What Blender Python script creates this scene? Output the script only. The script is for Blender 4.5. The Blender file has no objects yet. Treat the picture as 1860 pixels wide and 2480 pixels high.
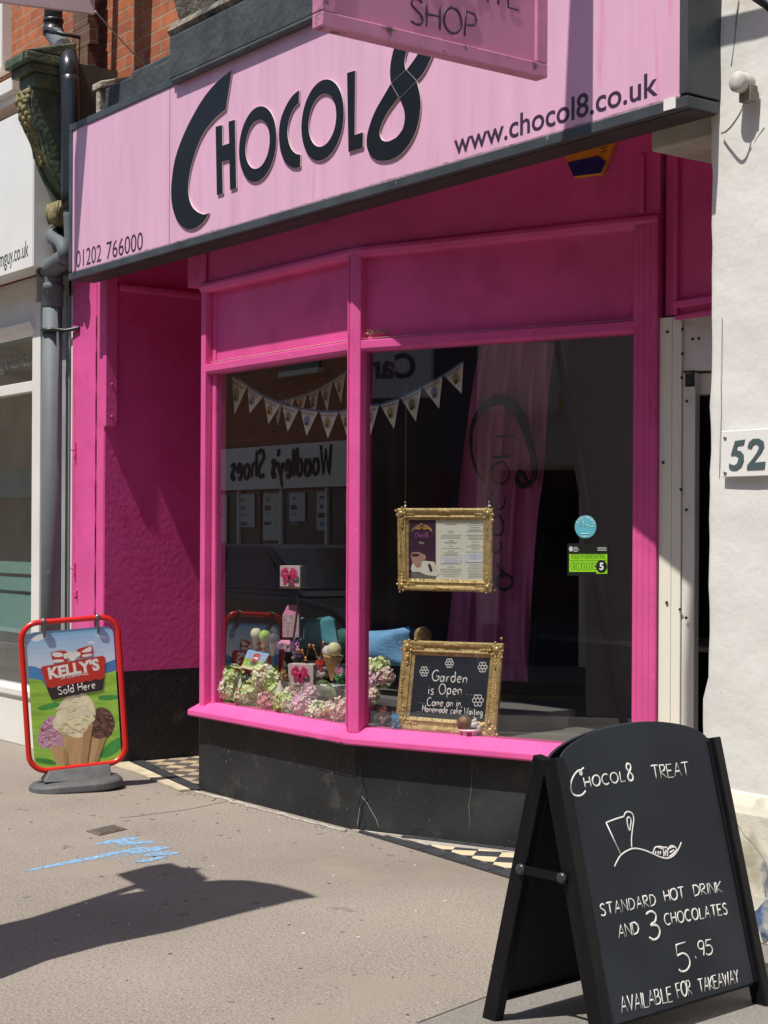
import bpy, bmesh, math, random
from mathutils import Vector as V
random.seed(7)
S = bpy.context.scene
col = S.collection
R_ = math.radians

# ------------------------------------------------------------ camera / sky / sun
FPX = 3900.0                       # focal length in photo pixels (photo 1860 x 2480)
ROLL = R_(0.3)
VPX, VPY = -1968.0, 1279.0         # vanishing point of the shop front direction
def unroll(u, v):
    x, y = u-930.0, v-1240.0
    c, s = math.cos(ROLL), math.sin(ROLL)
    return x*c+y*s, -x*s+y*c
_hx, HV = unroll(VPX, VPY)
TH = math.atan(-_hx/FPX)
FW = V((-math.cos(TH), math.sin(TH), 0)); RT = V((math.sin(TH), math.cos(TH), 0)); UP = V((0, 0, 1))
EYE = V((0, 0, 1.6))
cam_d = bpy.data.cameras.new('camera'); cam = bpy.data.objects.new('camera', cam_d); col.objects.link(cam)
cam_d.sensor_fit = 'VERTICAL'; cam_d.sensor_height = 36.0; cam_d.lens = FPX*36/2480
cam_d.clip_end = 1000; cam_d.clip_start = .05
cam_d.shift_y = HV/2480
from mathutils import Matrix
r2 = RT*math.cos(ROLL)+UP*math.sin(ROLL); u2 = -RT*math.sin(ROLL)+UP*math.cos(ROLL)
cam.matrix_world = Matrix(((r2.x, u2.x, -FW.x, 0), (r2.y, u2.y, -FW.y, 0), (r2.z, u2.z, -FW.z, EYE.z), (0, 0, 0, 1)))
S.camera = cam

SUNL = V((-.125, 1, -2.05)).normalized()          # direction the light travels
w = bpy.data.worlds.new("World"); S.world = w; w.use_nodes = True
nt = w.node_tree; bg = nt.nodes['Background']
sky = nt.nodes.new('ShaderNodeTexSky'); sky.sky_type = 'NISHITA'; sky.sun_disc = False
sky.sun_elevation = math.asin(-SUNL.z); sky.sun_rotation = math.atan2(-SUNL.x, -SUNL.y)
sky.air_density = 1.0; sky.dust_density = .8
nt.links.new(sky.outputs[0], bg.inputs[0]); bg.inputs[1].default_value = .10
sl = bpy.data.lights.new('sun', 'SUN'); sl.energy = 4.6; sl.angle = R_(.5); sl.color = (1, .945, .855)
so = bpy.data.objects.new('sun', sl); col.objects.link(so)
so.rotation_euler = SUNL.to_track_quat('-Z', 'Y').to_euler()
S.view_settings.view_transform = 'Standard'; S.view_settings.look = 'None'
S.view_settings.gamma = 1; S.view_settings.use_curve_mapping = False
S.view_settings.exposure = 0.30

# ------------------------------------------------------------ pixel -> surface helpers (photo pixels onto real planes)
def ray(u, v):
    x, y = unroll(u, v)
    return FW+RT*(x/FPX)+UP*((HV-y)/FPX)
def PP(u, v, p, n):
    d = ray(u, v); return EYE+d*((V(p)-EYE).dot(n)/d.dot(n))
def PY(u, v, Y): return PP(u, v, (0, Y, 0), V((0, 1, 0)))
def PX(u, v, X): return PP(u, v, (X, 0, 0), V((1, 0, 0)))
def PZ(u, v, Z=0): return PP(u, v, (0, 0, Z), V((0, 0, 1)))
def zoom(x0, y0, s): return lambda x, y: (x0+s*x, y0+s*y)
zA = zoom(0, 0, .3737); zB = zoom(400, 0, .434); zC = zoom(1060, 0, .4822); zD = zoom(0, 560, .33755)
zE = zoom(0, 1150, .3617); z6 = zoom(460, 560, .42194); z7 = zoom(480, 1200, .31344); z8 = zoom(840, 1160, .31344)
z1 = zoom(1100, 700, .4581); zF = zoom(1160, 1500, .443); zG = zoom(0, 1750, .42194); zH = zoom(600, 1700, .42194)
zK = zoom(40, 1480, .20349); zM = zoom(900, 1180, .20494)

# ------------------------------------------------------------ materials
MATS = {}
def M(name, c, rough=.5, var=.08, vs=3.0, bump=0.0, bs=60.0, metal=0.0, stretch=None, spots=None, spot_t=.62, spot_s=8.0, detail=4.0, spec=None, sub=None):
    if name in MATS: return MATS[name]
    m = bpy.data.materials.new(name); m.use_nodes = True; t = m.node_tree; N = t.nodes; L = t.links
    b = N['Principled BSDF']; b.inputs['Roughness'].default_value = rough; b.inputs['Metallic'].default_value = metal
    if spec is not None: b.inputs['Specular IOR Level'].default_value = spec
    tc = N.new('ShaderNodeTexCoord'); src = tc.outputs['Object']
    if stretch:
        mp = N.new('ShaderNodeMapping'); mp.inputs['Scale'].default_value = stretch; L.new(src, mp.inputs[0]); nsrc = mp.outputs[0]
    else: nsrc = src
    n = N.new('ShaderNodeTexNoise'); n.inputs['Scale'].default_value = vs; n.inputs['Detail'].default_value = detail; L.new(nsrc, n.inputs['Vector'])
    r = N.new('ShaderNodeValToRGB'); L.new(n.outputs['Fac'], r.inputs[0])
    lo = [max(0, x*(1-var)) for x in c]; hi = [min(1, x*(1+var)) for x in c]
    r.color_ramp.elements[0].position = .3; r.color_ramp.elements[1].position = .7
    r.color_ramp.elements[0].color = (*lo, 1); r.color_ramp.elements[1].color = (*hi, 1)
    out = r.outputs[0]
    for sp in (spots or []):
        sc_, ss, st, wd = sp[:4]
        n2 = N.new('ShaderNodeTexNoise'); n2.inputs['Scale'].default_value = ss; n2.inputs['Detail'].default_value = 6; L.new(nsrc if len(sp) > 4 else src, n2.inputs['Vector'])
        r2_ = N.new('ShaderNodeValToRGB'); L.new(n2.outputs['Fac'], r2_.inputs[0])
        r2_.color_ramp.elements[0].position = st; r2_.color_ramp.elements[1].position = st+wd
        mx = N.new('ShaderNodeMix'); mx.data_type = 'RGBA'; L.new(r2_.outputs[0], mx.inputs[0]); L.new(out, mx.inputs[6]); mx.inputs[7].default_value = (*sc_, 1); out = mx.outputs[2]
    L.new(out, b.inputs['Base Color'])
    if bump:
        nb = N.new('ShaderNodeTexNoise'); nb.inputs['Scale'].default_value = bs; nb.inputs['Detail'].default_value = 5; L.new(src, nb.inputs['Vector'])
        bp = N.new('ShaderNodeBump'); bp.inputs['Strength'].default_value = 1.0; bp.inputs['Distance'].default_value = bump; L.new(nb.outputs['Fac'], bp.inputs['Height']); L.new(bp.outputs[0], b.inputs['Normal'])
    MATS[name] = m; return m

def glass_mat(name, tint, base, k):
    m = bpy.data.materials.new(name); m.use_nodes = True; t = m.node_tree; N = t.nodes; L = t.links; N.clear()
    o = N.new('ShaderNodeOutputMaterial'); tr = N.new('ShaderNodeBsdfTransparent'); tr.inputs[0].default_value = (*tint, 1)
    g = N.new('ShaderNodeBsdfGlossy'); g.inputs['Roughness'].default_value = 0.0
    lw = N.new('ShaderNodeLayerWeight'); lw.inputs[0].default_value = .5
    p = N.new('ShaderNodeMath'); p.operation = 'POWER'; p.inputs[1].default_value = 4.0; L.new(lw.outputs['Facing'], p.inputs[0])
    ma = N.new('ShaderNodeMath'); ma.operation = 'MULTIPLY_ADD'; ma.inputs[1].default_value = k; ma.inputs[2].default_value = base; L.new(p.outputs[0], ma.inputs[0])
    mx = N.new('ShaderNodeMixShader'); L.new(ma.outputs[0], mx.inputs[0]); L.new(tr.outputs[0], mx.inputs[1]); L.new(g.outputs[0], mx.inputs[2]); L.new(mx.outputs[0], o.inputs[0])
    MATS[name] = m; return m
GLASS = glass_mat('window_glass', (.94, .95, .95), .17, 1.3)
CELLO = glass_mat('cellophane', (.9, .9, .92), .12, .8)

def brick_mat(name, c1, c2, mortar):
    m = bpy.data.materials.new(name); m.use_nodes = True; t = m.node_tree; N = t.nodes; L = t.links; b = N['Principled BSDF']; b.inputs['Roughness'].default_value = .85
    tc = N.new('ShaderNodeTexCoord'); sx = N.new('ShaderNodeSeparateXYZ'); cx = N.new('ShaderNodeCombineXYZ'); L.new(tc.outputs['Object'], sx.inputs[0])
    ad = N.new('ShaderNodeMath'); ad.operation = 'ADD'; L.new(sx.outputs[0], ad.inputs[0]); L.new(sx.outputs[1], ad.inputs[1]); L.new(ad.outputs[0], cx.inputs[0]); L.new(sx.outputs[2], cx.inputs[1])
    br = N.new('ShaderNodeTexBrick'); br.inputs['Scale'].default_value = 1; br.inputs['Brick Width'].default_value = .245; br.inputs['Row Height'].default_value = .083
    br.inputs['Mortar Size'].default_value = .006; br.inputs['Mortar Smooth'].default_value = .3; br.inputs['Bias'].default_value = .1
    br.inputs['Color1'].default_value = (*c1, 1); br.inputs['Color2'].default_value = (*c2, 1); br.inputs['Mortar'].default_value = (*mortar, 1); L.new(cx.outputs[0], br.inputs['Vector'])
    n = N.new('ShaderNodeTexNoise'); n.inputs['Scale'].default_value = 9; n.inputs['Detail'].default_value = 6; L.new(tc.outputs['Object'], n.inputs['Vector'])
    mx = N.new('ShaderNodeMix'); mx.data_type = 'RGBA'; mx.blend_type = 'MULTIPLY'; mx.inputs[0].default_value = .55; L.new(br.outputs['Color'], mx.inputs[6])
    r = N.new('ShaderNodeValToRGB'); r.color_ramp.elements[0].position = .3; r.color_ramp.elements[1].position = .65; r.color_ramp.elements[0].color = (.35, .32, .3, 1); r.color_ramp.elements[1].color = (1, 1, 1, 1); L.new(n.outputs['Fac'], r.inputs[0]); L.new(r.outputs[0], mx.inputs[7])
    L.new(mx.outputs[2], b.inputs['Base Color'])
    bp = N.new('ShaderNodeBump'); bp.inputs['Distance'].default_value = .006; bp.inputs['Strength'].default_value = .8; bp.invert = True; L.new(br.outputs['Fac'], bp.inputs['Height']); L.new(bp.outputs[0], b.inputs['Normal'])
    MATS[name] = m; return m

PINK = M('pink_gloss_paint', (.675, .095, .315), .52, .09, 3, .0015, 30, spec=.2, spots=[((.57, .072, .25), 4, .54, .2), ((.70, .18, .38), 60, .66, .05), ((.64, .15, .34), 1.7, .58, .25)])
PINKR = M('pink_paint_on_render', (.655, .075, .30), .5, .10, 2.2, .0022, 26, spots=[((.60, .045, .22), 5, .55, .2)])
PALEP = M('pale_pink_sign_face', (.72, .415, .585), .42, .06, 2.2, 0, 1, stretch=(5, 5, .5), spots=[((.70, .27, .46), 3.2, .6, .18, 1)])
SIGNP = M('projecting_sign_pink', (.60, .235, .40), .35, .05, 2)
SIGNF = M('projecting_sign_trim', (.55, .21, .36), .5, .15, 9, spots=[((.12, .07, .07), 11, .6, .1), ((.45, .4, .38), 23, .68, .06)])
BLK = M('black_painted_render', (.019, .021, .024), .55, .25, 3, .004, 30, spec=.3, spots=[((.036, .038, .041), 2.2, .50, .22), ((.055, .053, .048), 7, .60, .16), ((.17, .165, .15), 42, .70, .03)])
BLKG = M('black_gloss_letter', (.008, .009, .012), .35, .2, 3, spec=.3)
BLKF = M('black_sign_frame', (.05, .06, .068), .4, .25, 6, spots=[((.2, .2, .19), 30, .7, .05)])
UNDER = M('dark_soffit', (.035, .03, .03), .7, .3, 5)
CREAMEDGE = M('letter_edge_trim', (.62, .58, .54), .35)
PLUM = M('plum_vinyl_lettering', (.045, .02, .06), .5)
WHITE = M('white_painted_wall', (.70, .695, .67), .75, .04, 1.3, .006, 9, spots=[((.60, .585, .54), 2.3, .6, .3), ((.50, .48, .44), 30, .70, .05), ((.42, .40, .36), 110, .70, .04), ((.62, .58, .50), 1.1, .60, .12)])
WHITEW = M('white_gloss_woodwork', (.74, .73, .70), .4, .05, 3)
CREAM = M('cream_boarding', (.80, .78, .69), .45, .06, 2)
PLATE = M('white_number_plate', (.78, .78, .76), .3, .03)
TEAL = M('dark_teal_numeral', (.075, .115, .12), .4)
GREY = M('grey_plastic_pipe', (.13, .15, .165), .6, .12, 3, spec=.25, spots=[((.25, .26, .27), 14, .68, .1)])
GREYD = M('dark_pipe_fitting', (.03, .035, .04), .4, .2, 5)
STONEG = M('mossy_painted_stone', (.082, .112, .074), .7, .35, 6, .01, 30, spots=[((.19, .17, .07), 9, .55, .2)])
CONC = M('rough_concrete', (.20, .18, .145), .9, .5, 18, .02, 40, spots=[((.04, .04, .04), 5, .5, .15)])
CORN = M('flaking_black_cornice', (.055, .062, .066), .55, .3, 6, .008, 22, spots=[((.25, .24, .21), 13, .7, .04)])
BRICK = brick_mat('red_brick', (.52, .165, .062), (.40, .11, .048), (.36, .29, .21))
BRICKD = brick_mat('dull_brown_brick', (.20, .10, .065), (.15, .075, .055), (.2, .17, .14))
ASPH = M('pavement_tarmac', (.243, .213, .181), .9, .14, .8, .004, 160, spots=[((.36, .32, .27), 95, .54, .10), ((.115, .096, .078), 75, .58, .08), ((.195, .165, .135), .7, .50, .28), ((.27, .23, .19), 1.9, .56, .18), ((.55, .52, .47), 46, .715, .02), ((.12, .11, .10), 2.6, .70, .05)])
ASPH2 = M('grey_patch_tarmac', (.195, .182, .165), .9, .14, 1.4, .005, 150, spots=[((.33, .31, .29), 120, .58, .14), ((.10, .095, .09), 80, .6, .1)])
ROAD = M('road_asphalt', (.15, .142, .132), .9, .2, 4, .004, 120)
KERB = M('kerb_stone', (.30, .28, .25), .85, .15, 5)
YEL = M('yellow_line_paint', (.62, .42, .06), .8, .2, 20)
TILEB = M('black_floor_tile', (.045, .048, .055), .4, .25, 9)
TILEC = M('cream_floor_tile', (.66, .57, .38), .4, .12, 9)
GROUT = M('pale_grout', (.36, .33, .29), .9, .2, 30)
BLUEP = M('blue_spray_paint', (.17, .35, .57), .85, .2, 40, spots=[((.235, .20, .165), 30, .50, .14), ((.13, .115, .10), 85, .56, .10)])
CHALKB = M('chalkboard_face', (.024, .029, .038), .6, .2, 2.5, spec=.15, spots=[((.040, .046, .056), 2.2, .52, .35), ((.06, .066, .074), 5.5, .66, .2)])
FRAMEB = M('black_stained_timber', (.006, .006, .0075), .45, .3, 8, spec=.2, stretch=(6, 6, .8))
CHALK = M('white_chalk', (.74, .74, .71), .9, .1, 60)
REDT = M('red_steel_tube', (.62, .018, .014), .28, .04)
RUB = M('grey_moulded_base', (.085, .088, .092), .6, .2, 12, .002, 60)
STEEL = M('dull_steel', (.32, .31, .30), .35, .15, 20, metal=.8)
GOLD = M('ornate_gilt', (.50, .36, .15), .42, .35, 30, .006, 60, metal=.25, spots=[((.16, .10, .04), 30, .62, .12)])  # dark noise spots paint in the shade of the carved crevices
GOLDL = M('bright_gilt', (.62, .45, .18), .34, .3, 30, metal=.35)
PAPER = M('menu_paper', (.72, .72, .62), .6, .02)
PLUMP = M('plum_menu_cover', (.055, .022, .05), .4, .2, 6)
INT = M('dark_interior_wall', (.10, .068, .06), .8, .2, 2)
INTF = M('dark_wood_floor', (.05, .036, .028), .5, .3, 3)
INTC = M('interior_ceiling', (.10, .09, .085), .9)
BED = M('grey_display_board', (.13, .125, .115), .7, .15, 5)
BLUEC = M('blue_cushion_fabric', (.16, .37, .64), .85, .12, 14, .004, 90)
TEALC = M('teal_cushion_fabric', (.07, .28, .34), .8, .15, 9, .003, 80)
def flat(name, c, rough=.6, var=.06, vs=20, **k): return M(name, c, rough, var, vs, **k)

# ------------------------------------------------------------ mesh builder
class MB:
    def __init__(s): s.v = []; s.f = []; s.m = []; s.s = []
    def add(s, vs, fs, m=0, sm=False):
        o = len(s.v); s.v += [V(p) for p in vs]
        for i, f in enumerate(fs):
            s.f.append([o+j for j in f]); s.m.append(m if not isinstance(m, list) else m[i]); s.s.append(sm)
        return s
    def box(s, x0, x1, y0, y1, z0, z1, m=0):
        vs = [(x, y, z) for z in (z0, z1) for x, y in ((x0, y0), (x1, y0), (x1, y1), (x0, y1))]
        return s.add(vs, [(3, 2, 1, 0), (4, 5, 6, 7), (0, 1, 5, 4), (1, 2, 6, 5), (2, 3, 7, 6), (3, 0, 4, 7)], m)
    def obox(s, c, a, b, d, m=0):
        c, a, b, d = V(c), V(a), V(b), V(d)
        vs = [c+a*i+b*j+d*k for k in (-1, 1) for i, j in ((-1, -1), (1, -1), (1, 1), (-1, 1))]
        return s.add(vs, [(3, 2, 1, 0), (4, 5, 6, 7), (0, 1, 5, 4), (1, 2, 6, 5), (2, 3, 7, 6), (3, 0, 4, 7)], m)
    def quad(s, *p, m=0): return s.add(p, [tuple(range(len(p)))], m)
    def prism(s, poly, d, m=0, ms=None):
        n = len(poly); d = V(d); ms = m if ms is None else ms
        vs = [V(p) for p in poly]+[V(p)+d for p in poly]
        fs = [tuple(range(n))[::-1], tuple(range(n, 2*n))]+[(i, (i+1) % n, (i+1) % n+n, i+n) for i in range(n)]
        return s.add(vs, fs, [m, m]+[ms]*n)
    def ring(s, a, b, d, m=0, ms=None):
        n = len(a); d = V(d); ms = m if ms is None else ms
        vs = [V(p) for p in a]+[V(p) for p in b]+[V(p)+d for p in a]+[V(p)+d for p in b]; fs = []; mm = []
        for i in range(n):
            j = (i+1) % n
            fs += [(i, j, n+j, n+i), (2*n+i, 2*n+j, 3*n+j, 3*n+i), (i, j, 2*n+j, 2*n+i), (n+i, n+j, 3*n+j, 3*n+i)]; mm += [m, m, ms, ms]
        return s.add(vs, fs, mm)
    def tube(s, path, r, n=8, m=0, sm=True, closed=False, flat=None):
        path = [V(p) for p in path]; k = len(path); vs = []; prev = None
        for i, p in enumerate(path):
            if closed: t = (path[(i+1) % k]-path[i-1])
            else: t = path[min(i+1, k-1)]-path[max(i-1, 0)]
            if t.length < 1e-9: t = V((0, 0, 1))
            t.normalize()
            if flat is not None: a = flat.cross(t); a = a.normalized() if a.length > 1e-6 else V((1, 0, 0)); b = flat*.35
            else:
                if prev is None:
                    h = V((0, 0, 1)) if abs(t.z) < .9 else V((1, 0, 0)); a = t.cross(h).normalized()
                else: a = (prev-t*prev.dot(t)); a = a.normalized() if a.length > 1e-6 else t.cross(V((0, 0, 1))).normalized()
                prev = a; b = t.cross(a)
            ri = r[i] if isinstance(r, (list, tuple)) else r
            vs += [p+(a*math.cos(2*math.pi*j/n)+b*math.sin(2*math.pi*j/n))*ri for j in range(n)]
        fs = []
        for i in range(k if closed else k-1):
            o, q = i*n, ((i+1) % k)*n
            fs += [(o+j, o+(j+1) % n, q+(j+1) % n, q+j) for j in range(n)]
        if not closed: fs += [tuple(range(n))[::-1], tuple(range((k-1)*n, k*n))]
        return s.add(vs, fs, m, sm)
    def lathe(s, prof, c, n=24, axis=None, m=0, sm=True):
        c = V(c); ax = V(axis).normalized() if axis else V((0, 0, 1)); h = V((1, 0, 0)) if abs(ax.x) < .9 else V((0, 1, 0))
        a = ax.cross(h).normalized(); b = ax.cross(a); vs = []
        for r, z in prof: vs += [c+ax*z+(a*math.cos(2*math.pi*j/n)+b*math.sin(2*math.pi*j/n))*r for j in range(n)]
        k = len(prof)
        fs = [(i*n+j, i*n+(j+1) % n, (i+1)*n+(j+1) % n, (i+1)*n+j) for i in range(k-1) for j in range(n)]
        fs += [tuple(range(n))[::-1], tuple(range((k-1)*n, k*n))]
        return s.add(vs, fs, m, sm)
    def ball(s, c, r, nu=12, nv=8, m=0, jit=0, sm=True):
        c = V(c); r = V(r) if not isinstance(r, (int, float)) else V((r, r, r)); vs = [c+V((0, 0, -r.z))]
        for i in range(1, nv):
            a = -math.pi/2+math.pi*i/nv
            for j in range(nu):
                b = 2*math.pi*j/nu; k = 1+random.uniform(-jit, jit)
                vs.append(c+V((r.x*math.cos(a)*math.cos(b), r.y*math.cos(a)*math.sin(b), r.z*math.sin(a)))*k)
        vs.append(c+V((0, 0, r.z))); t = len(vs)-1
        fs = [(0, 1+(j+1) % nu, 1+j) for j in range(nu)]
        for i in range(nv-2): fs += [(1+i*nu+j, 1+i*nu+(j+1) % nu, 1+(i+1)*nu+(j+1) % nu, 1+(i+1)*nu+j) for j in range(nu)]
        o = 1+(nv-2)*nu; fs += [(o+j, o+(j+1) % nu, t) for j in range(nu)]
        return s.add(vs, fs, m, sm)
    def sweep(s, path, sec, m=0):      # plan path (x,y), section (outward, z); mitred
        k = len(path); P = [V((p[0], p[1], 0)) for p in path]; vs = []
        for i in range(k):
            d1 = (P[i]-P[i-1]).normalized() if i else (P[1]-P[0]).normalized(); d2 = (P[i+1]-P[i]).normalized() if i < k-1 else d1
            n1 = V((d1.y, -d1.x, 0)); n2 = V((d2.y, -d2.x, 0)); b = (n1+n2).normalized(); sc = 1/max(.3, b.dot(n1))
            vs += [P[i]+b*(o*sc)+UP*z for o, z in sec]
        n = len(sec); fs = [(i*n+j, i*n+(j+1) % n, (i+1)*n+(j+1) % n, (i+1)*n+j) for i in range(k-1) for j in range(n)]
        fs += [tuple(range(n)), tuple(range((k-1)*n, k*n))[::-1]]
        return s.add(vs, fs, m)
    def frame(s, q, nrm, sec, m=0):    # q: TL,TR,BR,BL ; section (inset, height along nrm)
        q = [V(p) for p in q]; vs = []
        for d, h in sec:
            for i in range(4):
                a = (q[(i+1) % 4]-q[i]).normalized(); b = (q[i-1]-q[i]).normalized(); vs.append(q[i]+(a+b)*d+nrm*h)
        n = len(sec); fs = [(k*4+i, k*4+(i+1) % 4, ((k+1) % n)*4+(i+1) % 4, ((k+1) % n)*4+i) for k in range(n) for i in range(4)]
        return s.add(vs, fs, m)
    def build(s, name, mats, parent=None, bevel=0, seg=2, weld=False):
        me = bpy.data.meshes.new(name); off = OFF.get(parent, V((0, 0, 0)))
        me.from_pydata([tuple(p-off) for p in s.v], [], s.f)
        for m in (mats if isinstance(mats, (list, tuple)) else [mats]): me.materials.append(m)
        me.polygons.foreach_set('material_index', s.m); me.polygons.foreach_set('use_smooth', s.s)
        bm = bmesh.new(); bm.from_mesh(me); bmesh.ops.recalc_face_normals(bm, faces=bm.faces); bm.to_mesh(me); bm.free()
        o = bpy.data.objects.new(name, me); col.objects.link(o)
        if parent: o.parent = parent; OFF[o] = off
        else: OFF[o] = V((0, 0, 0))
        if bevel:
            b = o.modifiers.new('bevel', 'BEVEL'); b.width = bevel; b.segments = seg; b.limit_method = 'ANGLE'; b.angle_limit = R_(40)
        return o
OFF = {}
def thing(name, label, cat, loc=(0, 0, 0), group=None):
    o = bpy.data.objects.new(name, None); col.objects.link(o); o.location = V(loc); o.empty_display_size = .1
    OFF[o] = V(loc); o['label'] = label; o['category'] = cat
    if group: o['group'] = group
    return o
def tag(o, label=None, cat=None, group=None, kind=None):
    for k, x in (('label', label), ('category', cat), ('group', group), ('kind', kind)):
        if x: o[k] = x
    return o

_caph = {}
def text_mb(mb, s, org, ex, n, h, width=None, ext=.0012, off=0.0, bold=0.0, m=0, align='L', lift=.001, shear=0.0):
    def mk(st):
        c = bpy.data.curves.new('t', 'FONT'); c.body = st; c.size = 1; c.offset = bold; c.resolution_u = 4; c.shear = shear
        o = bpy.data.objects.new('t', c); col.objects.link(o); bpy.context.view_layer.update()
        dg = bpy.context.evaluated_depsgraph_get(); me = bpy.data.meshes.new_from_object(o.evaluated_get(dg))
        vs = [v.co.copy() for v in me.vertices]; fs = [tuple(p.vertices) for p in me.polygons]
        bpy.data.objects.remove(o); bpy.data.curves.remove(c); bpy.data.meshes.remove(me); return vs, fs
    if bold not in _caph: _caph[bold] = max(v.y for v in mk('H')[0])
    vs, fs = mk(s); sy = h/_caph[bold]; x0 = min(v.x for v in vs); x1 = max(v.x for v in vs)
    sx = width/(x1-x0) if width else sy
    ex = V(ex).normalized(); ey = V(n).cross(ex).normalized(); n = V(n)
    dx = 0 if align == 'L' else -(x1-x0)/2*sx
    mb.add([V(org)+ex*((v.x-x0)*sx+dx)+ey*(v.y*sy)+n*(lift+off) for v in vs], fs, m)
def text_px(mb, s, pl, p0, p1, h, **k):
    a, b = pl(*p0), pl(*p1); text_mb(mb, s, a, b-a, pl.n, h, width=(b-a).length, **k)
class Pl:
    def __init__(s, p, n): s.p = V(p); s.n = V(n).normalized()
    def __call__(s, u, v): return PP(u, v, s.p, s.n)

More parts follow.
